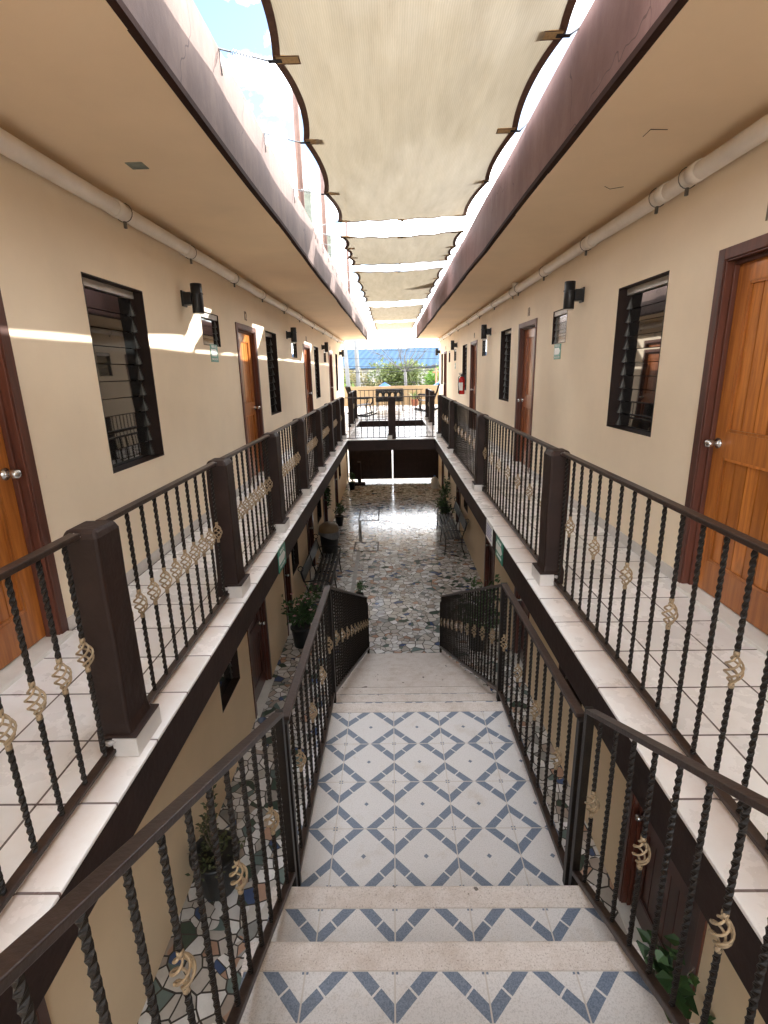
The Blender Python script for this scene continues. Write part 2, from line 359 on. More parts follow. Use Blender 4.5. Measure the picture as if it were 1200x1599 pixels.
def glassmat(name, col, rough):
    mt, N, L, b = nmat(name)
    n = noise(N, L, 6, 4, 0.6); r = ramp(N, [(0.3, tuple(c * 0.8 for c in col)), (0.7, tuple(c * 1.2 for c in col))])
    L.new(n, r.inputs['Fac']); L.new(r.outputs['Color'], b.inputs['Base Color'])
    b.inputs['Roughness'].default_value = rough; b.inputs['IOR'].default_value = 1.52
    b.inputs['Coat Weight'].default_value = 1.0; b.inputs['Coat Roughness'].default_value = 0.02
    bump(N, L, b, noise(N, L, 3, 2), 0.03, 0.003)
    return mt
GLASS = glassmat('louvre_glass', (0.010, 0.011, 0.011), 0.03)
FROST = glassmat('frosted_glass', (0.17, 0.16, 0.135), 0.25)
def roofmat():
    mt, N, L, b = nmat('blue_sheet_roof')
    t = N.new('ShaderNodeTexCoord')
    wv = N.new('ShaderNodeTexWave'); wv.bands_direction = 'X'; wv.inputs['Scale'].default_value = 0.35
    L.new(t.outputs['Object'], wv.inputs['Vector'])
    r = ramp(N, [(0, (0.024, 0.052, 0.092)), (0.5, (0.030, 0.064, 0.11)), (1, (0.040, 0.080, 0.132))]); L.new(wv.outputs['Fac'], r.inputs['Fac'])
    n = noise(N, L, 0.4, 6, 0.6); c = mixc(N, L, math_(N, L, 'MULTIPLY', n, 0.5), r.outputs['Color'], (0.05, 0.09, 0.14))
    L.new(c, b.inputs['Base Color']); b.inputs['Roughness'].default_value = 0.9; b.inputs['Specular IOR Level'].default_value = 0.05
    bump(N, L, b, wv.outputs['Fac'], 0.4, 0.05)
    return mt
BLUEROOF = roofmat()

# ------------------------------------------------------------------ mesh helpers
class MB:
    def __init__(s): s.bm = bmesh.new(); s.mats = []
    def mi(s, mt):
        if mt not in s.mats: s.mats.append(mt)
        return s.mats.index(mt)
    def box(s, a, b, mt=None, rot=None, pivot=None):
        x0, x1 = sorted((a[0], b[0])); y0, y1 = sorted((a[1], b[1])); z0, z1 = sorted((a[2], b[2]))
        v = [Vector(p) for p in ((x0,y0,z0),(x1,y0,z0),(x1,y1,z0),(x0,y1,z0),(x0,y0,z1),(x1,y0,z1),(x1,y1,z1),(x0,y1,z1))]
        if rot is not None:
            pv = Vector(pivot) if pivot is not None else Vector(((x0+x1)/2,(y0+y1)/2,(z0+z1)/2))
            v = [rot @ (p - pv) + pv for p in v]
        vs = [s.bm.verts.new(p) for p in v]
        k = s.mi(mt) if mt else 0
        fs = []
        for f in ((3,2,1,0),(4,5,6,7),(0,1,5,4),(1,2,6,5),(2,3,7,6),(3,0,4,7)):
            fc = s.bm.faces.new([vs[i] for i in f]); fc.material_index = k; fs.append(fc)
        return fs
    def quad(s, pts, mt=None):
        f = s.bm.faces.new([s.bm.verts.new(p) for p in pts]); f.material_index = s.mi(mt) if mt else 0; return f
    def tube(s, pts, r, seg=8, mt=None, closed=False, caps=True, smooth=True):
        pts = [Vector(p) for p in pts]; n = len(pts); k = s.mi(mt) if mt else 0
        rs = r if isinstance(r, (list, tuple)) else [r] * n
        rings = []; prev = None
        for i, p in enumerate(pts):
            a = pts[(i - 1) % n] if (i > 0 or closed) else pts[i]
            b = pts[(i + 1) % n] if (i < n - 1 or closed) else pts[i]
            t = (b - a).normalized()
            if prev is None:
                u = t.cross(Vector((0, 0, 1)))
                if u.length < 1e-3: u = t.cross(Vector((1, 0, 0)))
                u.normalize()
            else:
                u = (prev - t * prev.dot(t))
                if u.length < 1e-6: u = t.orthogonal()
                u.normalize()
            prev = u; v = t.cross(u)
            rings.append([s.bm.verts.new(p + (u * math.cos(2*PI*j/seg) + v * math.sin(2*PI*j/seg)) * rs[i]) for j in range(seg)])
        for i in range(n if closed else n - 1):
            A = rings[i]; B = rings[(i + 1) % n]
            for j in range(seg):
                f = s.bm.faces.new((A[j], A[(j+1) % seg], B[(j+1) % seg], B[j])); f.smooth = smooth; f.material_index = k
        if caps and not closed:
            for rg, fl in ((rings[0], True), (rings[-1], False)):
                f = s.bm.faces.new(rg[::-1] if fl else rg); f.material_index = k
    def cyl(s, c, r0, r1, h, seg=20, mt=None):
        s.tube([(c[0], c[1], c[2]), (c[0], c[1], c[2] + h)], [r0, r1], seg, mt)
    def lathe(s, prof, c=(0, 0, 0), seg=20, mt=None):
        k = s.mi(mt) if mt else 0; rings = []
        for r, z in prof:
            rings.append([s.bm.verts.new((c[0] + r*math.cos(2*PI*j/seg), c[1] + r*math.sin(2*PI*j/seg), c[2] + z)) for j in range(seg)])
        for A, B in zip(rings, rings[1:]):
            for j in range(seg):
                f = s.bm.faces.new((A[j], A[(j+1) % seg], B[(j+1) % seg], B[j])); f.smooth = True; f.material_index = k
        f = s.bm.faces.new(rings[0][::-1]); f.material_index = k
        f = s.bm.faces.new(rings[-1]); f.material_index = k
    def prism(s, poly, ex, mt=None):
        k = s.mi(mt) if mt else 0; ex = Vector(ex)
        A = [s.bm.verts.new(p) for p in poly]; B = [s.bm.verts.new(Vector(p) + ex) for p in poly]; n = len(poly)
        f = s.bm.faces.new(A[::-1]); f.material_index = k
        f = s.bm.faces.new(B); f.material_index = k
        for i in range(n):
            f = s.bm.faces.new((A[i], A[(i+1) % n], B[(i+1) % n], B[i])); f.material_index = k
    def leaf(s, p, dirv, nrm, ln, wd, mt=None):
        k = s.mi(mt) if mt else 0
        dirv = dirv.normalized(); sd = dirv.cross(nrm)
        if sd.length < 1e-4: sd = dirv.orthogonal()
        sd.normalize(); up = sd.cross(dirv)
        a = s.bm.verts.new(p); b = s.bm.verts.new(p + dirv*ln*0.45 + sd*wd*0.5 + up*ln*0.06)
        c = s.bm.verts.new(p + dirv*ln - up*ln*0.08); d = s.bm.verts.new(p + dirv*ln*0.45 - sd*wd*0.5 + up*ln*0.06)
        f = s.bm.faces.new((a, b, c, d)); f.material_index = k
    def mesh(s, name, mt=None, fix=True):
        if mt is not None and not s.mats: s.mats = [mt]
        if fix: bmesh.ops.recalc_face_normals(s.bm, faces=s.bm.faces)
        me = bpy.data.meshes.new(name); s.bm.to_mesh(me); s.bm.free()
        for mm in s.mats: me.materials.append(mm)
        return me
    def build(s, name, mt=None, parent=None, loc=None, bevel=0, fix=True):
        o = bpy.data.objects.new(name, s.mesh(name, mt, fix)); C.objects.link(o)
        if parent is not None: o.parent = parent
        if loc is not None: o.location = loc
        if bevel:
            md = o.modifiers.new('bevel', 'BEVEL'); md.width = bevel; md.segments = 2; md.limit_method = 'ANGLE'
        return o
def tag(o, label, cat, group=None):
    o['label'] = label; o['category'] = cat
    if group: o['group'] = group
    return o
def thing(name, label, cat, loc=(0, 0, 0), group=None, rz=0):
    o = bpy.data.objects.new(name, None); C.objects.link(o); o.location = loc; o.rotation_euler[2] = rz
    o.empty_display_size = 0.2
    return tag(o, label, cat, group)
def struct(name, mb, mt=None):
    o = mb.build(name, mt); o['kind'] = 'structure'; return o
def part(name, me, parent, loc=(0, 0, 0)):
    o = bpy.data.objects.new(name, me); C.objects.link(o); o.parent = parent; o.location = loc; return o
def textmesh(txt, size, depth=0.002):
    cu = bpy.data.curves.new('txt', 'FONT'); cu.body = txt; cu.size = size; cu.extrude = depth; cu.align_x = 'CENTER'; cu.align_y = 'CENTER'
    o = bpy.data.objects.new('txt', cu); C.objects.link(o)
    bpy.context.view_layer.update()
    me = bpy.data.meshes.new_from_object(o.evaluated_get(bpy.context.evaluated_depsgraph_get()))
    bpy.data.objects.remove(o); return me
def wallmat(s):   # local X,Y,Z -> a plate on the wall of side s, facing the courtyard
    if s < 0: return Matrix(((0, 0, 1, 0), (1, 0, 0, 0), (0, 1, 0, 0), (0, 0, 0, 1)))
    return Matrix(((0, 0, -1, 0), (-1, 0, 0, 0), (0, 1, 0, 0), (0, 0, 0, 1)))
def textpart(name, txt, size, s, loc, parent, mt, sx=1.0):
    me = textmesh(txt, size); me.transform(Matrix.Diagonal((sx, 1, 1, 1))); me.transform(wallmat(s))
    me.materials.clear(); me.materials.append(mt)
    return part(name, me, parent, loc)

# ------------------------------------------------------------------ ground
mb = MB(); mb.quad([(-900, -900, -0.03), (900, -900, -0.03), (900, 900, -0.03), (-900, 900, -0.03)]); struct('ground', mb, EARTH)
mb = MB(); mb.quad([(-1.9, -6, 0), (1.9, -6, 0), (1.9, 21.2, 0), (-1.9, 21.2, 0)]); struct('courtyard_paving', mb, MOSAIC)
mb = MB(); mb.quad([(-60, 21.2, -0.015), (60, 21.2, -0.015), (60, 33, -0.015), (-60, 33, -0.015)]); struct('street', mb, STREET)
mb = MB()
mb.quad([(-0.92, 8.6, 0.004), (-0.83, 8.6, 0.004), (-0.86, 12.4, 0.004), (-0.95, 12.4, 0.004)])
mb.quad([(-0.95, 13.15, 0.004), (-0.86, 13.15, 0.004), (-1.0, 15.2, 0.004), (-1.09, 15.2, 0.004)])
struct('drain_channel', mb, CONC)
for k, (x0, y0, x1, y1, lb) in enumerate([(-1.05, 12.4, -0.40, 13.15, 'square tiled inspection cover with dark rim, nearer of the two in the courtyard'),
                                           (-1.1, 15.2, -0.45, 16.6, 'long tiled inspection cover with dark rim, farther one on the wet paving')]):
    t = thing('inspection_cover', lb, 'drain cover', ((x0+x1)/2, (y0+y1)/2, 0), 'covers in the courtyard paving')
    a, b_ = (x1-x0)/2, (y1-y0)/2
    m1 = MB()
    for q in ((-a, -b_, a, -b_+.05), (-a, b_-.05, a, b_), (-a, -b_+.05, -a+.04, b_-.05), (a-.04, -b_+.05, a, b_-.05)): m1.box((q[0], q[1], -0.02), (q[2], q[3], 0.006))
    m1.build('rim', BROWN, t)
    m1 = MB(); m1.box((-a+.04, -b_+.05, -0.02), (a-.04, b_-.05, 0.004)); m1.build('lid', MOSAIC, t)

# ------------------------------------------------------------------ wings
Y0, Y1 = -5.0, 21.5
WX, LX = 1.945, 1.88
SOF = E + 1.22; TOP = E + 1.71
def wall_with_holes(mb, x, y0, y1, z0, z1, holes):
    ys = sorted({y0, y1} | {h[0] for h in holes} | {h[1] for h in holes}); zs = sorted({z0, z1} | {h[2] for h in holes} | {h[3] for h in holes})
    for a, b in zip(ys, ys[1:]):
        for c, d in zip(zs, zs[1:]):
            ym, zm = (a+b)/2, (c+d)/2
            if any(h[0] < ym < h[1] and h[2] < zm < h[3] for h in holes): continue
            mb.quad([(x, a, c), (x, b, c), (x, b, d), (x, a, d)])
def ring(mb, s, x, y0, y1, z0, z1, t, depth, proud=0.003, bottom=True, mt=None):
    """reveal frame of thickness t set in a wall plane x, going depth into the wall"""
    xa, xb = x - s*proud, x + s*depth
    mb.box((xa, y0, z0), (xb, y0+t, z1), mt); mb.box((xa, y1-t, z0), (xb, y1, z1), mt)
    mb.box((xa, y0+t, z1-t), (xb, y1-t, z1), mt)
    if bottom: mb.box((xa, y0+t, z0), (xb, y1-t, z0+t), mt)
def window(wing, s, x, y0, y1, z0, z1, pane=GLASS, small=False, depth=0.145):
    if small: depth = 0.085
    mb = MB(); ring(mb, s, x, y0, y1, z0, z1, 0.007, depth, 0.0015)
    mb.box((x + s*(depth), y0-.02, z0-.02), (x + s*(depth+.02), y1+.02, z1+.02))  # dark backing panel, stands in for the unlit room behind the louvres
    wn = mb.build('window', BROWN, wing)
    a, b_ = y0+.007, y1-.007; n = 4 if small else 10
    zz0, zz1 = z0+.007, z1-.065; hh = (zz1-zz0)/n
    m1 = MB(); random.seed(int(y0*100)+7)
    for k in range(n):
        R = Matrix.Rotation(math.radians(random.uniform(.4, 2.8))*s, 3, 'Y')
        zc_ = zz0 + (k+.5)*hh
        m1.box((x+s*(depth-.045)-.003, a+.022, zc_-hh*.475), (x+s*(depth-.045)+.003, b_-.022, zc_+hh*.475), None, R)
    m1.build('louvres', pane, wn)
    m1 = MB()
    m1.box((x+s*(depth-.075), a, zz1+.008), (x+s*(depth-.02), b_, z1-.007))
    m1.build('louvre_header', ALU, wn)
    R2 = Matrix.Rotation(math.radians(16)*s, 3, 'Y')
    for yy in (a, b_-.022):
        m1 = MB(); m1.box((x+s*(depth-.034), yy, zz0), (x+s*(depth-.012), yy+.022, zz1))
        for k in range(n):
            zc_ = zz0 + (k+.5)*hh
            m1.box((x+s*(depth-.058), yy+.001, zc_-hh*.49), (x+s*(depth-.030), yy+.021, zc_+hh*.46), None, R2)
        m1.build('louvre_clips', CLIP, wn)
    return wn
def door(wing, s, x, y0, y1, z0, z1, leafm=WOOD, knob=True, framem=FRAMEW, sill=True):
    """y0..y1 is the outer width of the casing; knob stands on the far side"""
    cw = 0.075; dp = 0.10
    xl = x + s*(dp-.035)                                       # front of the stiles
    a, b_ = y0+cw, y1-cw; zt = z1-cw; zb = z0+0.03
    mb = MB()
    def bx(ya, yb, za, zb_, off=0.0, th=0.03): mb.box((xl+s*off, ya, za), (xl+s*(off+th), yb, zb_), leafm)
    st = 0.115
    bx(a, a+st, zb, zt); bx(b_-st, b_, zb, zt)
    zm = z0 + 0.90
    bx(a+st, b_-st, zt-.12, zt, .0005); bx(a+st, b_-st, zm, zm+.155, .0005); bx(a+st, b_-st, zb, zb+.20, .0005)
    n = 6; wd = (b_-a-2*st)/n
    for (p, q) in ((zb+.20, zm), (zm+.155, zt-.12)):
        for k in range(n):
            bx(a+st+k*wd+.0042, a+st+(k+1)*wd-.0042, p, q, .018, .008)
        mo = 0.016                                             # moulding round each panel
        for (ya, yb, za, zb_) in ((a+st, a+st+mo, p, q), (b_-st-mo, b_-st, p, q), (a+st+mo, b_-st-mo, p, p+mo), (a+st+mo, b_-st-mo, q-mo, q)):
            bx(ya, yb, za, zb_, .004, .012)
    mb.box((xl+s*.026, a, zb), (xl+s*.034, b_, zt), FRAMEW)
    dr = mb.build('door', leafm, wing)
    m1 = MB()
    m1.box((x-s*.014, y0, z0), (x+s*.02, a-.012, z1)); m1.box((x-s*.014, b_+.012, z0), (x+s*.02, y1, z1)); m1.box((x-s*.014, a-.012, zt+.012), (x+s*.02, b_+.012, z1))
    m1.box((x-s*.004, a-.012, z0), (x+s*dp, a-.001, zt+.012)); m1.box((x-s*.004, b_+.001, z0), (x+s*dp, b_+.012, zt+.012)); m1.box((x-s*.004, a-.001, zt+.001), (x+s*dp, b_+.001, zt+.012))
    m1.box((x+s*.035, a-.001, z0), (x+s*(dp-.036), a+.02, zt)); m1.box((x+s*.035, b_-.02, z0), (x+s*(dp-.036), b_+.001, zt)); m1.box((x+s*.035, a+.02, zt-.02), (x+s*(dp-.036), b_-.02, zt))
    m1.build('door_frame', framem, dr, bevel=.003)
    if sill:
        m1 = MB(); m1.box((x-s*.05, y0+.02, z0-.01), (x+s*dp, y1-.02, z0+.022)); m1.build('threshold', WHITE, dr, bevel=.004)
    if knob:
        m1 = MB(); yk = b_-.06; zk = zm+.08
        pts = []; prof = [(.031, 0), (.033, .006), (.016, .012), (.015, .030), (.024, .042), (.027, .06), (.020, .076), (.006, .079)]
        m1.lathe(prof, (0, 0, 0), 18)
        me = m1.mesh('door_knob', STEEL); me.transform(Matrix.Rotation(-s*PI/2, 4, 'Y'))
        part('door_knob', me, dr, (xl, yk, zk))
    return dr

UP = {-1: dict(doors=[(1.73, 2.73, WOOD), (6.81, 7.80, WOOD), (11.93, 12.93, WOODR), (16.72, 17.68, WOODR), (-3.2, -2.2, WOOD)],
               wins=[(3.50, 4.33, -.645, .65), (8.41, 9.20, -.645, .66), (13.61, 14.44, -.64, .66), (18.75, 19.5, -.64, .64), (-1.45, -.65, -.645, .65)],
               small=[(5.60, 6.16, .31, .65), (10.56, 11.14, .31, .65), (15.55, 16.1, .30, .63)]),
      1: dict(doors=[(2.33, 3.33, WOOD), (7.24, 8.22, WOODR), (12.12, 13.09, WOODR), (18.65, 19.6, WOODR), (-2.6, -1.6, WOOD)],
              wins=[(3.91, 4.73, -.52, .635), (8.77, 9.57, -.53, .635), (13.75, 14.58, -.52, .63), (20.0, 20.7, -.52, .6), (-.6, .2, -.52, .635)],
              small=[(6.04, 6.55, .27, .64), (10.94, 11.47, .27, .64), (16.0, 16.5, .27, .6), (17.6, 18.05, .25, .61)])}
LOW = {-1: dict(doors=[(5.85, 6.80), (8.08, 8.60), (10.6, 11.45), (13.3, 14.1), (16.2, 17.0), (1.0, 1.9)], wins=[(4.76, 5.42, .90, 1.75), (8.84, 9.5, .8, 1.75), (12.2, 12.9, .8, 1.8), (17.6, 18.3, .8, 1.8)]),
       1: dict(doors=[(9.06, 10.05), (6.6, 7.46), (2.40, 3.44), (14.0, 14.9), (18.6, 19.4)], wins=[(4.55, 5.29, .93, 1.8), (12.6, 13.3, .9, 1.8), (16.6, 17.3, .9, 1.8)])}
EDGE = {-1: -0.996, 1: 0.945}; ROOFX = {-1: -0.906, 1: 1.016}; RAILX = {-1: -1.125, 1: 1.105}
KT = {-1: tilemat('kerb_tile_left', (0.86, 0.855, 0.85), (0.17, 0.13, 0.12), 0.325, 5.01, 0.165, 0.009, 0.2, (-0.99, -1.14)),
      1: tilemat('kerb_tile_right', (0.86, 0.85, 0.845), (0.17, 0.13, 0.12), 0.325, 5.01, 0.165, 0.009, 0.2, (0.945, 1.12))}
for s, lab in ((-1, 'cream two-storey room wing with tiled gallery on the left of the stairs'), (1, 'cream two-storey room wing with tiled gallery on the right of the stairs')):
    wing = thing('room_wing', lab, 'building', (s*1.9, 8, 0))
    def P(mb, name, mt, bevel=0):
        o = mb.build(name, mt, wing, (-s*1.9, -8, 0), bevel); return o
    U = UP[s]; LW = LOW[s]
    holes = [(a+.02, b_-.02, F-.2, E+.64-.02) for a, b_, _ in U['doors']] + [(a+.003, b_-.003, E+c+.003, E+d_-.003) for a, b_, c, d_ in U['wins'] + U['small']]
    mb = MB(); wall_with_holes(mb, s*WX, Y0, Y1, F, SOF, holes); P(mb, 'upper_wall', CREAM)
    holes = [(a+.02, b_-.02, -.2, 2.08) for a, b_ in LW['doors']] + [(a+.003, b_-.003, c+.003, d_-.003) for a, b_, c, d_ in LW['wins']]
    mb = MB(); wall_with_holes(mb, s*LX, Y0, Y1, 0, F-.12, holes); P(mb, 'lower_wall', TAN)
    # closed body behind the fronts
    mb = MB(); X2 = s*6.5
    mb.box((s*(WX+.2), Y0, -.2), (X2, Y0+.12, TOP-.2)); mb.box((X2, Y0, -.2), (X2+s*.12, Y1, TOP-.2)); P(mb, 'rear_wall', CREAM)
    mb = MB(); mb.box((s*LX, Y1, -.2), (X2, Y1+.12, F-.13)); mb.box((s*WX, Y1+.002, F-.13), (X2, Y1+.122, SOF-.001)); P(mb, 'end_wall', CREAM)
    mb = MB(); mb.box((s*(WX+.19), Y0+.2, 0.01), (s*(WX+.2), Y1-.01, SOF-.01)); P(mb, 'room_darkness_sheet', DARK)  # black sheet painting the rooms' darkness behind the openings
    # gallery slab, edge beam, tiles
    e = EDGE[s]; rx = RAILX[s]
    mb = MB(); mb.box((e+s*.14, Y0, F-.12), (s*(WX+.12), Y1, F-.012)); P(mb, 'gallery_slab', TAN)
    mb = MB(); mb.box((e, Y0, F-.215), (e+s*.14, Y1, F-.012)); P(mb, 'edge_beam', BEAM, .008)
    mb = MB(); mb.box((e-s*.004, Y0, F-.012), (rx, Y1, F+.004)); P(mb, 'kerb_tiles', KT[s], .004)
    mb = MB(); mb.box((rx, Y0, F-.012), (s*(WX+.05), Y1, F)); P(mb, 'gallery_floor', TILE)
    mb = MB(); yy = Y0
    for a, b_, _ in sorted(U['doors']) + [(Y1, Y1, None)]:
        mb.box((s*WX, yy, F), (s*(WX-.012), a-.002, F+.085)); yy = b_+.002
    P(mb, 'skirting_tiles', GREYTRIM, .003)
    # roof
    rf = ROOFX[s]
    mb = MB(); mb.box((rf+s*.03, Y0, SOF), (X2+s*.3, Y1+.05, SOF+.16)); P(mb, 'roof_slab', SOFFIT)
    mb = MB(); n = 60
    # fascia with slightly wavy lower lip
    A = []; 
    prev = None
    for k in range(n+1):
        y = Y0 + (Y1+.05-Y0)*k/n; zb = SOF + .012*math.sin(y*1.7+s) + .006*random.uniform(-1, 1); zt = TOP + .006*math.sin(y*2.3)
        cur = [(rf, y, zb+.022), (rf, y, zt), (rf+s*.125, y, zt), (rf+s*.125, y, SOF+.05)]
        cur = [mb.bm.verts.new(p) for p in cur]
        if prev:
            for i in range(4):
                mb.bm.faces.new((prev[i], prev[(i+1) % 4], cur[(i+1) % 4], cur[i]))
        else: mb.bm.faces.new(cur)
        prev = cur
    mb.bm.faces.new(prev[::-1]); P(mb, 'fascia', FASCIA[s])
    mb = MB(); prev = None; random.seed(3+s)
    for k in range(n+1):
        y = Y0 + (Y1+.05-Y0)*k/n; zb = SOF - .004 + .006*math.sin(y*1.7+s) + .004*random.uniform(-1, 1)
        cur = [mb.bm.verts.new(p) for p in [(rf-s*.004, y, zb), (rf-s*.004, y, zb+.030), (rf+s*.04, y, zb+.035), (rf+s*.034, y, zb)]]
        if prev:
            for i in range(4): mb.bm.faces.new((prev[i], prev[(i+1) % 4], cur[(i+1) % 4], cur[i]))
        else: mb.bm.faces.new(cur)
        prev = cur
    mb.bm.faces.new(prev[::-1]); P(mb, 'fascia_drip_edge', DRIP)
    # doors and windows (children of the wing; their meshes are in world coordinates)
    OFF = (-s*1.9, -8, 0)
    nums = {-1: ['11', '12', '13', '14', None], 1: ['17', '18', '19', '20', None]}[s]
    for k, (a, b_, wm) in enumerate(U['doors']):
        o = door(wing, s, s*WX, a, b_, F, E+.64, wm); o.location = OFF
        if nums[k] and not (s < 0 and k == 0):
            textpart('room_number', nums[k], .165, s, (s*(WX-.003)-s*1.9, (a+b_)/2+(.11 if k == 0 else -.02*s)-8, E+.755), wing, NUMC, .75)
    for k, (a, b_, c, d_) in enumerate(U['wins']):
        o = window(wing, s, s*WX, a, b_, E+c, E+d_); o.location = OFF
    for k, (a, b_, c, d_) in enumerate(U['small']):
        o = window(wing, s, s*WX, a, b_, E+c, E+d_, FROST if (s > 0 and k == 0) else GLASS, True); o.location = OFF
    for a, b_ in LW['doors']:
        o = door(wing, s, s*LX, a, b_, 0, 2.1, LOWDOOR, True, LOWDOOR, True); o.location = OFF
    for a, b_, c, d_ in LW['wins']:
        o = window(wing, s, s*LX, a, b_, c, d_); o.location = OFF
# small marks on the two soffits
lw = [o for o in C.objects if o.name.startswith('room_wing')]
mb = MB(); [mb.box(p, q) for p, q in (((-1.545, 3.44, SOF-.004), (-1.525, 3.54, SOF+.03)), ((-1.465, 3.44, SOF-.004), (-1.445, 3.54, SOF+.03)), ((-1.525, 3.44, SOF-.004), (-1.465, 3.455, SOF+.03)), ((-1.525, 3.525, SOF-.004), (-1.465, 3.54, SOF+.03)))]; mb.box((-1.525, 3.455, SOF-.0015), (-1.465, 3.525, SOF+.02), MOSS_RECESS)  # dark middle plate puts the open recess's shade into colour
mb.build('junction_box', CONC, lw[0], (1.9, -8, 0))
mb = MB()
mb.tube([(1.412, 3.30, SOF-.001), (1.411, 3.21, SOF-.002), (1.506, 3.222, SOF-.001)], .0022, 4); mb.tube([(1.52, 4.1, SOF-.001), (1.58, 4.16, SOF-.001), (1.66, 4.12, SOF-.001)], .002, 4)
mb.build('soffit_crack', BROWN, lw[1], (-1.9, -8, 0))

# ------------------------------------------------------------------ bridge and terrace
t = thing('footbridge', 'white tiled footbridge joining the two galleries above the courtyard', 'footbridge', (0, 12.75, F))
mb = MB(); mb.box((-.996, 11.45, -.012), (.945, 14.15, 0)); o = mb.build('bridge_floor', BTILE, t, (0, -12.75, 0))
mb = MB(); mb.box((-.99, 11.39, -.24), (.94, 11.53, -.013)); mb.box((-.99, 14.02, -.24), (.94, 14.16, -.013)); mb.build('bridge_beam', BEAM, t, (0, -12.75, 0), .006)
mb = MB(); mb.box((-.99, 11.53, -.14), (.94, 14.02, -.013)); mb.build('bridge_slab', TAN, t, (0, -12.75, 0))
mb = MB(); mb.box((-.99, 11.385, -.013), (.94, 11.45, .006)); mb.build('bridge_kerb', GREYTRIM, t, (0, -12.75, 0), .003)
t = thing('terrace', 'white tiled roof terrace with black furniture beyond the footbridge', 'terrace', (0, 19.5, F))
mb = MB(); mb.box((-.996, 15.95, -.012), (.945, 21.62, 0)); mb.box((-6, 21.625, -.012), (6, 23.3, 0)); mb.build('terrace_floor', BTILE, t, (0, -19.5, 0))
mb = MB(); mb.box((-.99, 15.85, -.24), (.94, 15.95, .0)); mb.build('terrace_beam', BEAM, t, (0, -19.5, 0), .006)
mb = MB(); mb.box((-.99, 15.95, -.15), (.94, 21.622, -.013)); mb.box((-6, 21.625, -.15), (6, 23.3, -.013)); mb.build('terrace_slab', TAN, t, (0, -19.5, 0))
mb = MB(); mb.box((-6, 23.3, -.15), (6, 23.42, E-.62-F)); mb.build('parapet', PEACH, t, (0, -19.5, 0), .01)

# ------------------------------------------------------------------ railings
def twisted(z0, z1, sd=.0138, pitch=.115):
    mb = MB(); n = max(2, int((z1-z0)/(pitch/12))); prev = None; r = sd/math.sqrt(2)
    for k in range(n+1):
        z = z0+(z1-z0)*k/n; a = 2*PI*z/pitch
        cur = [mb.bm.verts.new((r*math.cos(a+j*PI/2), r*math.sin(a+j*PI/2), z)) for j in range(4)]
        if prev:
            for j in range(4): mb.bm.faces.new((prev[j], prev[(j+1) % 4], cur[(j+1) % 4], cur[j]))
        else: mb.bm.faces.new(cur[::-1])
        prev = cur
    mb.bm.faces.new(prev); return mb
BARH = 0.86; BZ = 0.44
def joinmb(parts):
    out = MB()
    for p in parts:
        me = p.mesh('tmp', IRON, False); out.bm.from_mesh(me); bpy.data.meshes.remove(me)
    return out
BAR = twisted(0, BARH).mesh('baluster', IRON)
BARB = joinmb([twisted(0, BZ-.050), twisted(BZ+.050, BARH)]).mesh('baluster_with_basket', IRON)
mb = MB()
for q in range(4):
    pts = []
    for k in range(15):
        u = k/14; r = .004 + .0235*math.sin(PI*u)**.9; a = q*2*PI/4 + u*PI*1.6
        pts.append((r*math.cos(a), r*math.sin(a), BZ-.048+.096*u))
    mb.tube(pts, .0038, 6)
mb.lathe([(.0090, 0), (.0098, .010), (.007, .024)], (0, 0, BZ-.068), 10); mb.lathe([(.007, 0), (.0098, .014), (.0090, .024)], (0, 0, BZ+.044), 10)
BASKET = mb.mesh('basket', GOLD)
random.seed(11)
def bar(parent, loc, basket):
    o = part('baluster', BARB if basket else BAR, parent, loc); o.rotation_euler[2] = random.uniform(0, 6.28)
    if basket:
        b = part('basket', BASKET, o)
def straight_rail(label, cat, x, ya, yb, every, ph, spacing=.1345, group='gallery railing panels', axis='y', z=F):
    t = thing('gallery_railing', label, cat, (x, ya, z) if axis == 'y' else (ya, x, z), group)
    Ln = yb-ya
    def bx(p, q):
        if axis == 'y': return ((p[0], p[1], p[2]), (q[0], q[1], q[2]))
        return ((p[1], p[0], p[2]), (q[1], q[0], q[2]))
    m1 = MB(); m1.box(*bx((-.02, 0, .905), (.02, Ln, .925))); m1.build('handrail', HAND, t, bevel=.003)
    m1 = MB(); m1.box(*bx((-.018, 0, .026), (.018, Ln, .044))); m1.build('bottom_rail', HAND, t, bevel=.003)
    n = max(1, round(Ln/spacing)); sp = Ln/n
    for k in range(n):
        v = (k+.5)*sp
        bar(t, (0, v, .045) if axis == 'y' else (v, 0, .045), every and (k % every == ph))
    return t
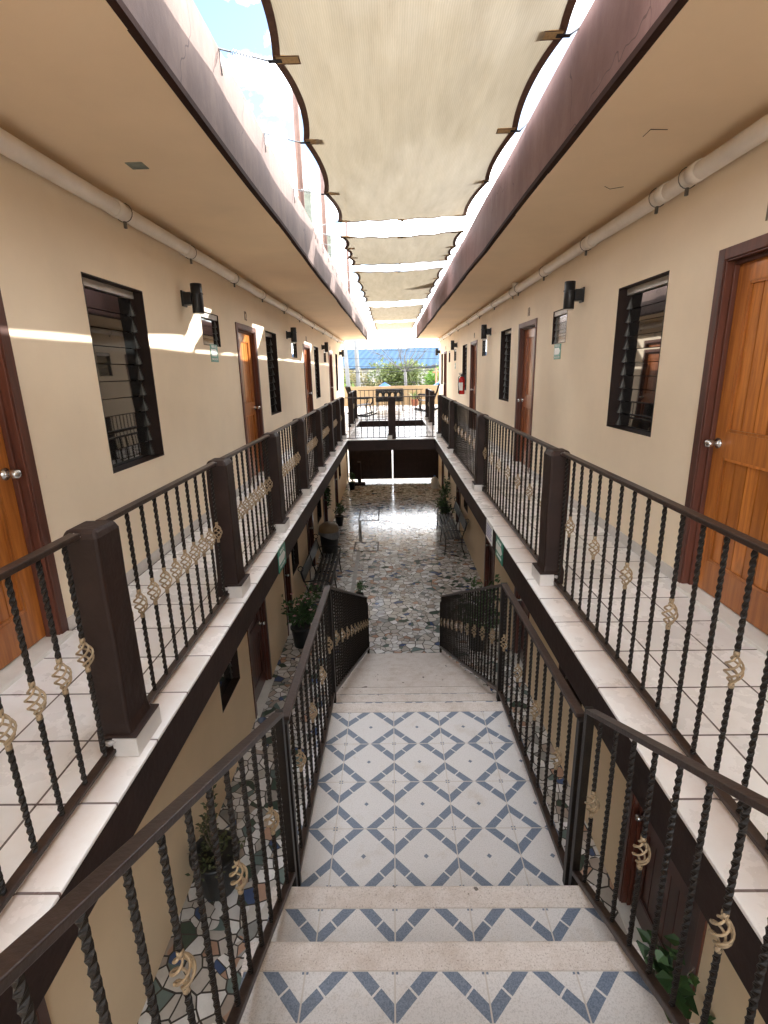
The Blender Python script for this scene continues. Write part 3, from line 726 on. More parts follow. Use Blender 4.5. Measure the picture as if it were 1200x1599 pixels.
def concrete_post(label, x, y, s, wx=.135, wy=.165, h=.93):
    t = thing('railing_post', label, 'post', (x, y, F), 'brown posts between the railing panels')
    mb = MB(); n = 8; prev = None; random.seed(int(abs(y)*100))
    zs = [.004, .10, .14, .5, .7, h-.03, h]
    for i, z in enumerate(zs):
        k = .80 if i == len(zs)-1 else (1.07 if i < 2 else 1.0); j = lambda: random.uniform(-.004, .004)
        cur = [mb.bm.verts.new((sx*wx/2*k+j(), sy*wy/2*k+j(), z)) for sx, sy in ((-1, -1), (1, -1), (1, 1), (-1, 1))]
        if prev:
            for q in range(4): mb.bm.faces.new((prev[q], prev[(q+1) % 4], cur[(q+1) % 4], cur[q]))
        else: mb.bm.faces.new(cur[::-1])
        prev = cur
    mb.bm.faces.new(prev); mb.build('post_shaft', BROWN, t, bevel=.012)
    if wy > .15:
        for zz_, yy_ in ((.915, -wy/2-.004), (.075, -wy/2-.03)):
            mb = MB(); bmesh.ops.create_icosphere(mb.bm, subdivisions=2, radius=.014)
            for v in mb.bm.verts: v.co = Vector((v.co.x*1.5, v.co.y, v.co.z*.8))*random.uniform(.7, 1.25)
            mb.build('weld_putty', GALV2, t, (RAILX[s]-x, yy_, zz_))
    mb = MB(); mb.box((-s*.0, -wy/2-.022, .0045), (-s*(wx/2+.03), wy/2+.022, .088)); mb.build('tiled_foot', GREYTRIM, t, bevel=.003)
    mb = MB(); mb.box((s*.03, -wy/2-.023, .0885), (-s*(wx/2+.031), wy/2+.023, .099)); mb.build('foot_lip', BROWN, t, bevel=.006)
    return t
ORD = ['first', 'second', 'third', 'fourth', 'fifth', 'sixth', 'seventh', 'eighth', 'ninth']
LP = [1.795, 3.265, 4.72, 6.22, 7.72, 9.22, 10.6, 11.62]
RP = [3.39, 6.27, 9.3, 11.62]
PX = {-1: -1.117, 1: 1.09}
for s, ps, nm in ((-1, LP, 'left'), (1, RP, 'right')):
    for k, y in enumerate(ps):
        far = ' and beside the footbridge' if k == len(ps)-1 else ''
        concrete_post(f'{ORD[k]} dark brown concrete post from the stairs along the {nm} gallery{far}', PX[s], y, s)
    prev = 0.10
    for k, y in enumerate(ps):
        every, ph = (1, 0) if s < 0 else (3, 1)
        straight_rail(f'{ORD[k]} railing panel from the stairs on the {nm} gallery, twisted bars with gold baskets', 'railing', RAILX[s], prev, y-.083, every, ph)
        prev = y+.083
    # short panels beside the second opening
    concrete_post(f'dark brown post at the {nm} far end of the footbridge', PX[s], 14.25, s)
    concrete_post(f'dark brown post on the {nm} corner of the terrace edge', PX[s], 15.93, s)
    straight_rail(f'short railing panel on the {nm} side of the gap before the terrace', 'railing', RAILX[s], 14.34, 15.84, 1 if s < 0 else 3, 0)
concrete_post('wide dark brown post in the middle of the footbridge railing', 0.0, 11.47, 1, .16, .13, .92)
straight_rail('footbridge railing panel left of the middle post', 'railing', 11.47, -1.01, -.08, 0, 0, .13, axis='x')
straight_rail('footbridge railing panel right of the middle post', 'railing', 11.47, .08, .96, 0, 0, .13, axis='x')
straight_rail('railing across the front edge of the terrace before the black bench', 'railing', 15.95, -1.01, .96, 0, 0, .13, axis='x')

# ------------------------------------------------------------------ staircase
ZL = E-2.43                       # landing
st = thing('staircase', 'tiled straight staircase with blue diamond landing going down to the courtyard', 'staircase', (.14, 3.4, 0))
def sxl(y): return -.57 + .013*(y-1.88)
def sxr(y): return .87 - .02*(y-1.88)
def slab_uv(mb, y0, y1, z, vn, mt):
    """tiled top y0..y1; y1 is the far edge, vn the pattern origin"""
    f = mb.quad([(sxl(y0), y0, z), (sxr(y0), y0, z), (sxr(y1), y1, z), (sxl(y1), y1, z)], mt)
    uv = mb.bm.loops.layers.uv.verify()
    for l in f.loops: l[uv].uv = ((l.vert.co.x+.024)/.326, (vn-l.vert.co.y)/.335)
def tread(y0, y1, z, rise, name='tread', nose=.105):
    mb = MB(); slab_uv(mb, y0, y1-nose, z, y1-nose, STILE)
    mb.quad([(sxl(y1)+.004, y1-.03, z-rise), (sxr(y1)-.004, y1-.03, z-rise), (sxr(y1)-.004, y1-.03, z-.03), (sxl(y1)+.004, y1-.03, z-.03)], NOSE)   # riser
    o = mb.build(name, None, st, (-.14, -3.4, 0), fix=False)
    m2 = MB(); ym = y1-nose
    pr = [(ym, z-.035), (ym, z+.002), (y1-.012, z+.002), (y1-.003, z-.003), (y1, z-.012), (y1, z-.035)]
    A = [m2.bm.verts.new((sxl(y1)-.012, p, q)) for p, q in pr]; B = [m2.bm.verts.new((sxr(y1)+.012, p, q)) for p, q in pr]
    m2.bm.faces.new(A); m2.bm.faces.new(B[::-1])
    for i in range(6): m2.bm.faces.new((A[i], B[i], B[(i+1) % 6], A[(i+1) % 6]))
    m2.build('nosing', NOSE, o)
R1 = (F-ZL)/6
for k in range(1, 6):
    y1 = 1.82-.35*(k-1); tread(y1-.36, y1, ZL+R1*k, R1)
tread(-.9, .07, F, R1, 'head_landing')
tread(1.79, 3.394, ZL, .166, 'middle_landing', .115)
R2 = ZL/12
for k in range(1, 12):
    y1 = 3.394+.345*k; tread(y1-.355, y1, ZL-R2*k, R2)
mb = MB()
for f_ in (sxl, sxr):
    sg = -1 if f_ is sxl else 1
    poly = []
    prof = [(-.9, F-.04), (.05, F-.04), (1.80, ZL-.04), (3.36, ZL-.04), (7.30, .06), (7.30, 0), (6.6, 0), (3.3, ZL-.42), (1.9, ZL-.42), (.1, F-.45), (-.9, F-.45)]
    mb.prism([(f_(p)+(-sg*.02), p, q) for p, q in prof], (sg*.028, 0, 0))
mb.build('stringer', WHITE, st, (-.14, -3.4, 0))
def rail_run(t, x_of, segs, name_top='handrail'):
    """segs: list of (ya, za, yb, zb) for the foot line; handrail .90 above"""
    for ya, za, yb, zb in segs:
        for nm, dz, hw, th in (('handrail', .90, .021, .022), ('bottom_rail', .03, .017, .03)):
            mb = MB()
            poly = [(x_of(ya)-hw, ya, za+dz), (x_of(ya)+hw, ya, za+dz), (x_of(ya)+hw, ya, za+dz+th), (x_of(ya)-hw, ya, za+dz+th)]
            mb.prism(poly, (x_of(yb)-x_of(ya), yb-ya, zb-za)); mb.build(nm, HAND, t, bevel=.003)
def rx_l(y): return -.505 + .013*(y-1.88)
def rx_r(y): return .815 - .02*(y-1.88)
SL1 = R1/.35; SL2 = R2/.345
for s, xo, nm in ((-1, rx_l, 'left'), (1, rx_r, 'right')):
    gp = 'stair railings'
    def ends(t, y, z, h, wd=.034):
        mb = MB(); mb.box((xo(y)-wd/2, y-wd/2, z), (xo(y)+wd/2, y+wd/2, z+h)); mb.build('end_post', IRON, t, bevel=.003)
    # upper flight
    t = thing('stair_railing', f'{nm} stair railing of the upper flight rising towards the viewer', 'railing', (0, 0, 0), gp)
    def zu(y): return ZL + .12 + SL1*(1.88-y)
    rail_run(t, xo, [(.05, zu(.05), 1.88, zu(1.88))])
    y = 1.78; k = 0
    while y > .1:
        bar(t, (xo(y), y, zu(y)+.045), k % 3 == (0 if s > 0 else 1)); y -= .128; k += 1
    ends(t, 1.885, ZL+.02, 1.02); ends(t, .05, F-.01, .98)
    # landing and lower flight
    t = thing('stair_railing', f'long {nm} stair railing beside the diamond landing and down the lower flight', 'railing', (0, 0, 0), gp)
    def zl(y): return ZL + .03 if y <= 3.42 else max(.05, ZL + .03 - SL2*(y-3.42))
    rail_run(t, xo, [(1.97, zl(1.97), 3.42, zl(3.42)), (3.42, zl(3.42), 7.28, zl(7.28))])
    y = 2.08; k = 0
    while y < 7.22:
        if abs(y-3.42) > .03: bar(t, (xo(y), y, zl(y)+.045), k % 3 == 1)
        y += .128; k += 1
    ends(t, 1.955, ZL-.005, .94); ends(t, 3.42, ZL-.005, .955, .045); ends(t, 7.28, 0.0, .985)

# ------------------------------------------------------------------ shade sails
def sail(label, ya, yb, x0, x1, tabsL, tabsR, z0=E+1.665, z1=E+1.697, zy=0.0, patch=False):
    t = thing('shade_sail', label, 'shade sail', (0, (ya+yb)/2, z0), 'shade sails between the roofs')
    ym = (ya+yb)/2
    def edge(y, side):
        tb = [ya] + sorted(tabsL if side < 0 else tabsR) + [yb]
        for a, b_ in zip(tb, tb[1:]):
            if a <= y <= b_+1e-6:
                u = (y-a)/(b_-a); return (x0 + .055*4*u*(1-u)) if side < 0 else (x1 - .045*4*u*(1-u))
        return x0 if side < 0 else x1
    def yedge(u, y):      # front and back edges bow inwards
        v = (y-ym)/((yb-ya)/2)
        return y - .06*4*u*(1-u)*v*abs(v)**3
    def zz(u, y):
        v = (y-ym)/((yb-ya)/2)
        return z0 + (z1-z0)*u - .05*4*u*(1-u)*(1-.5*v*v) + .012*math.sin(7*u+y*2.1)*(1-v*v) + .006*math.sin(31*u+3*math.sin(y*1.3))*(.3+.7*abs(v)) + zy*max(0.0, v)**2
    ny = max(24, int((yb-ya)*16)); nx = 22
    mb = MB(); G = []
    for j in range(ny+1):
        y = ya+(yb-ya)*j/ny; row = []
        for i in range(nx+1):
            u = i/nx; xl = edge(y, -1); xr = edge(y, 1)
            row.append(mb.bm.verts.new((xl+(xr-xl)*u, yedge(u, y)-ym, zz(u, y)-z0)))
        G.append(row)
    for j in range(ny):
        for i in range(nx):
            f = mb.bm.faces.new((G[j][i], G[j][i+1], G[j+1][i+1], G[j+1][i])); f.smooth = True
    mb.build('cloth', SAIL, t)
    mb = MB()                                          # binding round the edge
    hw = .021
    P = lambda u, y: Vector((edge(y, -1)+(edge(y, 1)-edge(y, -1))*u, yedge(u, y)-ym, zz(u, y)-z0-.002))
    for side in (-1, 1):
        pts = [P(0 if side < 0 else 1, ya+(yb-ya)*j/ny) for j in range(ny+1)]
        pv = None
        for p in pts:
            cur = [mb.bm.verts.new(p+Vector((dx, 0, dz))) for dx, dz in ((-hw, -.004), (hw, -.004), (hw, .004), (-hw, .004))]
            if pv:
                for i in range(4): mb.bm.faces.new((pv[i], pv[(i+1) % 4], cur[(i+1) % 4], cur[i]))
            pv = cur
    for yy in (ya, yb):
        pv = None
        for i in range(nx+1):
            p = P(i/nx, yy)
            cur = [mb.bm.verts.new(p+Vector((0, dx, dz))) for dx, dz in ((-.011, -.003), (.011, -.003), (.011, .005), (-.011, .005))]
            if pv:
                for q in range(4): mb.bm.faces.new((pv[q], pv[(q+1) % 4], cur[(q+1) % 4], cur[q]))
            pv = cur
    mb.build('edge_binding', BAND, t)
    for side, tl in ((-1, [ya+.03]+list(tabsL)+[yb-.03]), (1, [ya+.03]+list(tabsR)+[yb-.03])):
        for y in tl:
            p = P(0 if side < 0 else 1, y)
            m1 = MB(); ln = .13; w_ = .038
            m1.box((p.x, p.y-w_, p.z-.007), (p.x-side*ln, p.y+w_, p.z-.003))
            for q in ((p.y-w_-.002, p.y-w_+.004), (p.y+w_-.004, p.y+w_+.002)): m1.box((p.x, q[0], p.z-.009), (p.x-side*ln, q[1], p.z-.0075), BAND)
            m1.box((p.x-side*(ln-.006), p.y-w_, p.z-.009), (p.x-side*ln, p.y+w_, p.z-.0075), BAND)
            tb = m1.mesh('corner_tab'); tb.materials.clear(); tb.materials.append(BAND); tb.materials.append(TABM)
            for pg in tb.polygons: pg.material_index = 1 if pg.index < 6 else 0
            to = part('corner_tab', tb, t)
            m1 = MB(); m1.box((p.x-side*.03, p.y-.014, p.z-.013), (p.x+side*.045, p.y+.014, p.z-.009)); m1.build('buckle', STRAP, to)
            # wire, spring and hook out to the fascia
            a = Vector((p.x+side*.04, p.y, p.z-.008)); fx = ROOFX[side]; b_ = Vector((fx, p.y-.02, TOP-z0+.004))
            if abs(b_.x-a.x) < .03: b_.x = a.x + side*.03
            m1 = MB(); dv = b_-a
            m1.tube([a, a+dv*.35], .0045, 5); m1.tube([a+dv*.75, b_, b_+Vector((side*.06, 0, .005))], .005, 5)
            n = 40; hp = []
            for k in range(n+1):
                u = k/n; an = u*2*PI*7; rr = .012
                hp.append(a+dv*(.35+.4*u)+Vector((0, math.cos(an)*rr, math.sin(an)*rr)))
            if abs(dv.x) > .12: m1.tube(hp, .0028, 4)
            else: m1.tube([a, b_], .006, 5)
            if side < 0: m1.tube([b_+Vector((-side*.004, 0, 0)), b_+Vector((-side*.004, .01, -.12))], .0035, 4)   # tail of wire down the fascia
            m1.build('tension_wire', GALV, t)
    for yy in (ya, yb):
        p = P(.5, yy); m1 = MB(); sg = 1 if yy == ya else -1
        m1.box((p.x-.055, p.y, p.z-.007), (p.x+.055, p.y+sg*.05, p.z-.003)); to = m1.build('edge_tab', TABM, t)
        m1 = MB(); m1.box((p.x-.018, p.y-sg*.03, p.z-.013), (p.x+.018, p.y+sg*.012, p.z-.008)); m1.build('buckle', STRAP, to)
    if patch:
        m1 = MB(); m1.prism([(x1-.02, .2, .03), (x1-.62, -.02, -.012), (x1-.02, -.55, .03)], (0, 0, -.003)); m1.build('mended_patch', FROST, t)
XL, XR = -.60, .935
sail('unseen beige shade sail directly above the head of the stairs', -2.3, 1.75, XL, XR, [-1.3, -.3, .7], [-1.3, -.3, .7])  # out of view, kept for its effect on the light
sail('nearest and largest beige shade sail overhead', 2.3, 7.03, XL, XR, [3.37, 4.40, 5.60], [3.30, 4.38, 5.50], zy=.125)
sail('short second beige shade sail counted from the stairs', 7.2, 9.0, XL, XR, [7.8, 8.4], [8.0, 8.6])
sail('third beige shade sail from the stairs with a triangular patch', 9.58, 13.5, XL, XR, [10.6, 11.6, 12.6], [10.6, 11.6, 12.6], patch=True)
sail('fourth beige shade sail from the stairs', 14.57, 18.5, XL, XR, [15.5, 16.5, 17.5], [15.5, 16.5, 17.5])
sail('farthest beige shade sail at the end of the roofs', 19.2, 22.6, XL, XR, [20.1, 21.0, 21.8], [20.1, 21.0, 21.8])

# ------------------------------------------------------------------ pipes, lamps, signs, extinguisher
for s, ys, nm in ((-1, [2.2, 3.95, 5.2, 6.6, 8.0, 9.6, 11.2, 13.0, 15, 17, 19, 21], 'left'), (1, [2.4, 3.57, 3.95, 5.3, 6.7, 8.0, 8.35, 9.8, 11.4, 13, 15, 17, 19, 21], 'right')):
    t = thing('drain_pipe', f'long off-white plastic pipe clipped under the roof above the {nm} gallery', 'pipe', (s*1.875, 8, E+1.125))
    mb = MB(); mb.tube([(0, Y0-8, 0)] + [(0.003*math.sin(k), Y0-8+(Y1-Y0)*k/20, .006*math.sin(k*1.7)) for k in range(1, 20)] + [(0, Y1-8-.05, 0)], .053, 14); mb.build('pipe_run', PVC, t)
    for y in ys:
        mb = MB(); mb.tube([(0, y-8-.05, 0), (0, y-8+.05, 0)], .0585, 14); mb.build('coupling', PVC, t)
        mb = MB(); mb.tube([(math.cos(a)*.061, y-8+.10, math.sin(a)*.061) for a in [2*PI*k/16 for k in range(16)]], .003, 5, None, True)
        mb.box((-.008, y-8+.09, -.10), (.008, y-8+.11, -.055)); mb.build('pipe_clip', CLIP, t)
    if s > 0:
        mb = MB(); mb.tube([(0, .22, 0), (-.02, .22, .05), (-.02, .22, .10)], .045, 12); mb.build('pipe_branch', PVC, t)
def lamp(s, y, label):
    t = thing('wall_lamp', label, 'wall lamp', (s*WX, y, E+.57), 'black cylinder lamps on the gallery walls')
    x = -s*.135
    mb = MB(); mb.lathe([(.050, 0), (.053, .004), (.053, .256), (.050, .26)], (x, 0, 0), 28); mb.lathe([(.057, .165), (.058, .168), (.058, .176), (.057, .179)], (x, 0, 0), 28)
    mb.build('lamp_body', LAMPB, t)
    mb = MB(); mb.lathe([(.044, -.004), (.047, .001)], (x, 0, -.002), 24); mb.build('lamp_lens', LENS, t)
    mb = MB(); mb.box((-s*.005, -.045, .075), (-s*.09, .045, .185)); mb.box((0, -.05, .06), (-s*.018, .05, .20)); mb.build('wall_bracket', LAMPB, t, bevel=.004)
for s, ys, nm in ((-1, [5.17, 10.14, 15.2, 20.3], 'left'), (1, [5.60, 10.54, 15.8, 21.2], 'right')):
    for k, y in enumerate(ys): lamp(s, y, f'{ORD[k]} black cylinder lamp from the stairs on the {nm} gallery wall')
def route_sign(label, s, x, y, z, w_=.22, h=.20):
    t = thing('exit_route_sign', label, 'sign', (x, y, z), 'green evacuation route signs')
    M = wallmat(s)
    mb = MB(); mb.box((-w_/2, -h/2, .001), (w_/2, h/2, .005)); me = mb.mesh('plate', GREEN); me.transform(M); part('plate', me, t)
    mb = MB(); a = w_*.43
    mb.prism([(-a, -.032, .005), (a*.55, -.032, .005), (a, .004, .005), (a*.55, .042, .005), (-a, .042, .005)], (0, 0, .0015)); me = mb.mesh('arrow', SIGNW); me.transform(M); part('arrow', me, t)
    for txt, dy, sz in (('RUTA DE', .066, .038), ('EVACUACIÓN', -.064, .030)):
        textpart('lettering', txt, sz, s, tuple(M.to_3x3() @ Vector((0, dy, .005))), t, SIGNW)
route_sign('green evacuation sign with white arrow under the small window on the left gallery wall', -1, -WX, 5.90, E+.235, .24, .185)
route_sign('green evacuation sign with white arrow under the small window on the right gallery wall', 1, WX, 6.30, E+.18, .24, .17)
route_sign('green evacuation sign with white arrow fixed to the left gallery beam', -1, EDGE[-1], 4.27, F-.115, .30, .20)
route_sign('green evacuation sign with white arrow fixed to the right gallery beam', 1, EDGE[1], 4.37, F-.115, .30, .20)
route_sign('small green evacuation sign near the fire extinguisher on the right gallery wall', 1, WX, 16.2, E+.12, .2, .17)
t = thing('notice_board', 'white and lilac notice sign on the right gallery beam beside a green sign', 'sign', (EDGE[1], 4.86, F-.105))
M = wallmat(1)
mb = MB(); mb.box((-.16, -.09, .001), (.16, .09, .005)); me = mb.mesh('plate', SIGNW); me.transform(M); part('plate', me, t)
mb = MB()
for k in range(5): mb.box((-.13, .055-.028*k, .005), (.13-.03*(k % 2), .067-.028*k, .0062))
me = mb.mesh('printed_lines', SIGNB); me.transform(M); part('printed_lines', me, t)
t = thing('fire_extinguisher', 'red fire extinguisher with white label hung on the right gallery wall', 'fire extinguisher', (WX, 13.9, E-.62))
x = -.10
mb = MB(); mb.lathe([(.06, 0), (.078, .01), (.08, .03), (.08, .37), (.072, .41), (.045, .44), (.026, .45)], (x, 0, 0), 24); mb.build('cylinder', RED, t)
mb = MB(); mb.lathe([(.024, .45), (.026, .48), (.02, .50)], (x, 0, 0), 14); mb.box((x-.07, -.012, .50), (x+.05, .012, .515)); mb.box((x-.08, -.01, .53), (x+.03, .01, .542)); mb.build('valve_head', BLACK, t)
mb = MB(); mb.tube([(x-.03, -.01, .48), (x-.09, -.05, .44), (x-.10, -.06, .25), (x-.085, -.05, .10), (x-.08, -.045, .03)], [.010, .010, .010, .012, .018], 8); mb.build('hose', BLACK, t)
mb = MB(); n = 10
for k in range(n):
    a0 = PI*.62+PI*.95*k/n; a1 = PI*.62+PI*.95*(k+1)/n
    mb.quad([(x+.0808*math.cos(a0), .0808*math.sin(a0), .10), (x+.0808*math.cos(a1), .0808*math.sin(a1), .10), (x+.0808*math.cos(a1), .0808*math.sin(a1), .30), (x+.0808*math.cos(a0), .0808*math.sin(a0), .30)])
mb.build('label_sheet', SIGNW, t)
mb = MB(); mb.box((-.02, -.02, .30), (0, .02, .48)); mb.build('wall_hook', BLACK, t)

# ------------------------------------------------------------------ poles and stubs on the roof
for k, (y, h, lb) in enumerate([(6.55, 3.2, 'tall thin purple-brown pole nearest the stairs on the left roof edge'), (8.75, 2.6, 'second thin purple-brown pole on the left roof edge'), (13.4, 2.6, 'third thin purple-brown pole on the left roof edge')]):
    t = thing('roof_pole', lb, 'pole', (-.985, y, TOP-.12), 'poles along the left roof edge')
    mb = MB(); mb.tube([(0, 0, 0), (0, 0, h)], .036, 12); mb.build('shaft', POLE, t)
    mb = MB(); mb.lathe([(.04, h-.01), (.042, h), (.03, h+.02)], seg=12); mb.build('cap', POLE, t)
    mb = MB(); mb.box((-.07, -.07, .10), (.07, .07, .13)); mb.build('base_plate', POLE, t)
for y, lb in ((6.92, 'mossy concrete stub wrapped in wire, nearest the stairs on the left roof edge'), (9.05, 'mossy concrete stub wrapped in wire behind the second roof pole')):
    t = thing('roof_stub', lb, 'concrete post', (-.97, y, TOP-.10), 'wire wrapped stubs on the left roof edge')
    random.seed(int(y*10))
    mb = MB(); mb.box((-.055, -.06, 0), (.055, .06, .50)); mb.build('stub', MOSS_RECESS, t, bevel=.012)
    mb = MB()
    pts = [(math.cos(a)*(.085+.012*random.random()), math.sin(a)*(.09+.012*random.random()), .40+.004*k+.012*random.random()) for k, a in enumerate([k*.7 for k in range(36)])]
    mb.tube(pts, .0025, 4)
    for q in range(6):
        a = random.uniform(0, 6.28); mb.tube([(.07*math.cos(a), .07*math.sin(a), .45), (.11*math.cos(a), .11*math.sin(a), .53+.04*random.random()), (.15*math.cos(a+.4), .15*math.sin(a+.4), .44)], .002, 4)
    mb.build('wire_wrap', GALV, t)

# ------------------------------------------------------------------ gate
t = thing('courtyard_gate', 'brown sheet metal double gate closing the far end of the courtyard', 'gate', (0, 21.0, 0))
for sx in (-1, 1):
    mb = MB(); a, b_ = (.02, 1.84) if sx > 0 else (-1.80, -.025)
    n = 18
    for k in range(n):
        u0 = a+(b_-a)*k/n; u1 = a+(b_-a)*(k+1)/n; o = .012 if k % 2 else 0
        mb.box((u0, -.01-o, .12), (u1, .01-o, 1.42))
    lf = mb.build('gate_leaf', BROWN, t)
    mb = MB()
    for z in (.115, .75, 1.38): mb.box((a, .013, z), (b_, .05, z+.05))
    mb.build('gate_bracing', BROWN, lf)
    mb = MB(); mb.box((sx*1.86-.04, -.05, 0), (sx*1.86+.02, .05, 2.81)); mb.build('gate_post', BROWN, t)
t = thing('stone_block', 'low dark block at the left foot of the courtyard gate', 'block', (-1.35, 20.4, 0))
mb = MB(); mb.box((-.22, -.16, 0), (.22, .16, .10)); mb.build('base', BROWN, t, bevel=.01)
mb = MB(); mb.box((-.07, -.07, .10), (.07, .07, .95)); mb.build('upright', BROWN, t, bevel=.008)

# ------------------------------------------------------------------ benches
def bench(label, x, y, s, Ln):
    """s = side of the wall behind it"""
    t = thing('courtyard_bench', label, 'bench', (x, y, 0), 'slatted benches in the courtyard')
    mb = MB()
    for k in range(5):
        xx = -s*(.32-.085*k)+s*.05
        mb.box((xx-.028, -Ln/2, .43), (xx+.028, Ln/2, .452))
    mb.build('seat', BLACK, t, bevel=.003)
    mb = MB(); R = Matrix.Rotation(s*.25, 3, 'Y')
    mb.box((s*.205, -Ln/2+.04, .62), (s*.23, Ln/2-.04, .82), None, R); mb.build('backrest', BLACK, t, bevel=.004)
    for yy in (-Ln/2+.05, 0, Ln/2-.05):
        mb = MB()
        mb.tube([(-s*.30, yy, 0), (-s*.27, yy, .25), (-s*.28, yy, .425)], .013, 8); mb.tube([(s*.20, yy, 0), (s*.13, yy, .22), (s*.12, yy, .43), (s*.18, yy, .62), (s*.24, yy, .84)], .013, 8)
        mb.tube([(-s*.28, yy, .425), (s*.12, yy, .425)], .012, 8)
        if yy: 
            mb.tube([(-s*.28, yy, .425), (-s*.30, yy, .58), (-s*.24, yy, .64), (s*.0, yy, .64), (s*.18, yy, .62)], .012, 8)
            mb.tube([(s*.24+.05*math.cos(a), yy, .88+.05*math.sin(a)) for a in [k*.5 for k in range(13)]], .009, 6)
            mb.tube([(-s*.05+.09*math.cos(a), yy, .53+.07*math.sin(a)) for a in [k*.5 for k in range(13)]], .007, 6)
        mb.build('side_frame', BLACK, t)
bench('black slatted bench against the left lower wall, beyond the flowering pot plant', -1.52, 10.0, -1, 2.1)
bench('black slatted bench against the right lower wall, beside the potted plants', 1.54, 13.1, 1, 2.3)
t = thing('litter_bin', 'dark litter bin with tan domed lid and plastic bag by the left lower wall', 'bin', (-1.60, 12.1, 0))
mb = MB(); mb.lathe([(.17, 0), (.19, .02), (.23, .62), (.245, .64)], seg=24); mb.build('bin_body', POTB, t)
mb = MB(); mb.lathe([(.25, .66), (.25, .72), (.225, .80), (.15, .86), (.02, .88)], seg=24); mb.build('bin_lid', LIDM, t)
mb = MB(); n = 24; random.seed(4)
A = [mb.bm.verts.new((.252*math.cos(2*PI*k/n), .252*math.sin(2*PI*k/n), .665)) for k in range(n)]; B = []
for k in range(n):
    a = 2*PI*k/n; B.append(mb.bm.verts.new(((.262+.015*random.random())*math.cos(a), (.262+.015*random.random())*math.sin(a), .60-.10*max(0, math.cos(a+.8))**2-.03*random.random())))
for k in range(n): mb.bm.faces.new((A[k], A[(k+1) % n], B[(k+1) % n], B[k]))
mb.build('bin_bag', BAG, t)

# ------------------------------------------------------------------ plants
def pot(t, r, h, mt=POTB, rim=True):
    mb = MB(); mb.lathe([(r*.72, 0), (r*.76, .01), (r, h-.03), (r*1.08, h-.03), (r*1.08, h), (r*.95, h), (r*.93, h-.04)], seg=22); o = mb.build('pot', mt, t)
    mb = MB(); mb.lathe([(r*.5, h-.05), (r*.94, h-.045)], seg=18); mb.build('soil', SOIL, t)
def bushy(t, c, rx, ry, rz, n, ln, wd, mt=LEAF, flowers=0, seed=1, stems=7, base=.2):
    random.seed(seed); m1 = MB(); m2 = MB(); mf = MB(); tips = []
    for k in range(stems):
        a = random.uniform(0, 6.28); q = random.uniform(.3, .95)
        tip = Vector((c[0]+rx*q*math.cos(a), c[1]+ry*q*math.sin(a), c[2]+rz*random.uniform(-.3, .9)))
        p0 = Vector((random.uniform(-.03, .03), random.uniform(-.03, .03), base)); mid = p0.lerp(tip, .5)+Vector((0, 0, .08))
        m2.tube([p0, mid, tip], [.008, .006, .003], 5); tips.append((p0, mid, tip))
    for k in range(n):
        p0, mid, tip = random.choice(tips); u = random.uniform(.25, 1.1)
        p = mid.lerp(tip, (u-.5)*2) if u > .5 else p0.lerp(mid, u*2)
        dv = Vector((random.gauss(0, 1), random.gauss(0, 1), random.gauss(.15, .7))).normalized()
        p = p + dv*random.uniform(0, rx*.35)
        m1.leaf(p, dv, Vector((random.gauss(0, .5), random.gauss(0, .5), 1)), ln*random.uniform(.6, 1.25), wd*random.uniform(.6, 1.25))
    m1.build('foliage', mt, t); m2.build('stems', BARK, t)
    for k in range(flowers):
        p = random.choice(tips)[2]+Vector((random.gauss(0, rx*.3), random.gauss(0, ry*.3), random.uniform(.02, .1)))
        for q in range(7):
            a = q*2*PI/7; mf.leaf(p, Vector((math.cos(a), math.sin(a), .5)), Vector((0, 0, 1)), .038, .03)
    if flowers: mf.build('flowers', PETAL, t)
t = thing('potted_plant', 'bushy flowering plant with pink blooms in a black pot before the left bench', 'potted plant', (-1.58, 7.75, 0)); pot(t, .16, .36)
bushy(t, (0.02, 0, .66), .38, .40, .28, 620, .085, .05, LEAF, 14, 2, 12, .34)
t = thing('potted_plant', 'tall thin succulent in a large black pot against the left lower wall', 'potted plant', (-1.62, 3.55, 0)); pot(t, .20, .40)
random.seed(5); m1 = MB(); m2 = MB()
for k in range(4):
    a = random.uniform(0, 6.28); top = Vector((.08*math.cos(a), .10*math.sin(a), .75+.12*k)); m2.tube([(0, 0, .36), top*.6+Vector((0, 0, .1)), top], [.009, .007, .003], 5)
    for q in range(26):
        u = .15+.85*q/25; p = Vector((0, 0, .36)).lerp(top, u); an = q*2.4
        m1.leaf(p, Vector((math.cos(an), math.sin(an), .6)), Vector((0, 0, 1)), .05, .032)
for k in range(120):
    p = Vector((random.gauss(0, .10), random.gauss(0, .10), .36+abs(random.gauss(0, .05)))); m1.leaf(p, Vector((random.gauss(0, 1), random.gauss(0, 1), .7)), Vector((0, 0, 1)), .05, .03)
m1.build('foliage', leafmat('succulent_leaf', (.05, .07, .03), (.14, .15, .07)), t); m2.build('stems', BARK, t)
t = thing('potted_plant', 'dark leafy shrub in a pot behind the right stair railing', 'potted plant', (1.35, 7.6, 0)); pot(t, .18, .34)
bushy(t, (0, 0, .75), .42, .42, .38, 620, .10, .055, LEAF, 0, 9, 12, .3)
t = thing('potted_plant', 'broad leaved plant in a terracotta pot beside the dark lower door', 'potted plant', (1.60, 2.30, 0)); pot(t, .16, .32, TERRA)
bushy(t, (0.03, -.05, .72), .20, .30, .50, 105, .12, .09, LEAF, 0, 12, 9, .3)
t = thing('potted_plant', 'small green bush beside the foot of the left stair railing', 'potted plant', (-.72, 9.5, 0)); pot(t, .09, .14)
bushy(t, (0, 0, .24), .13, .13, .12, 150, .055, .035, LEAF, 0, 15, 6, .13)
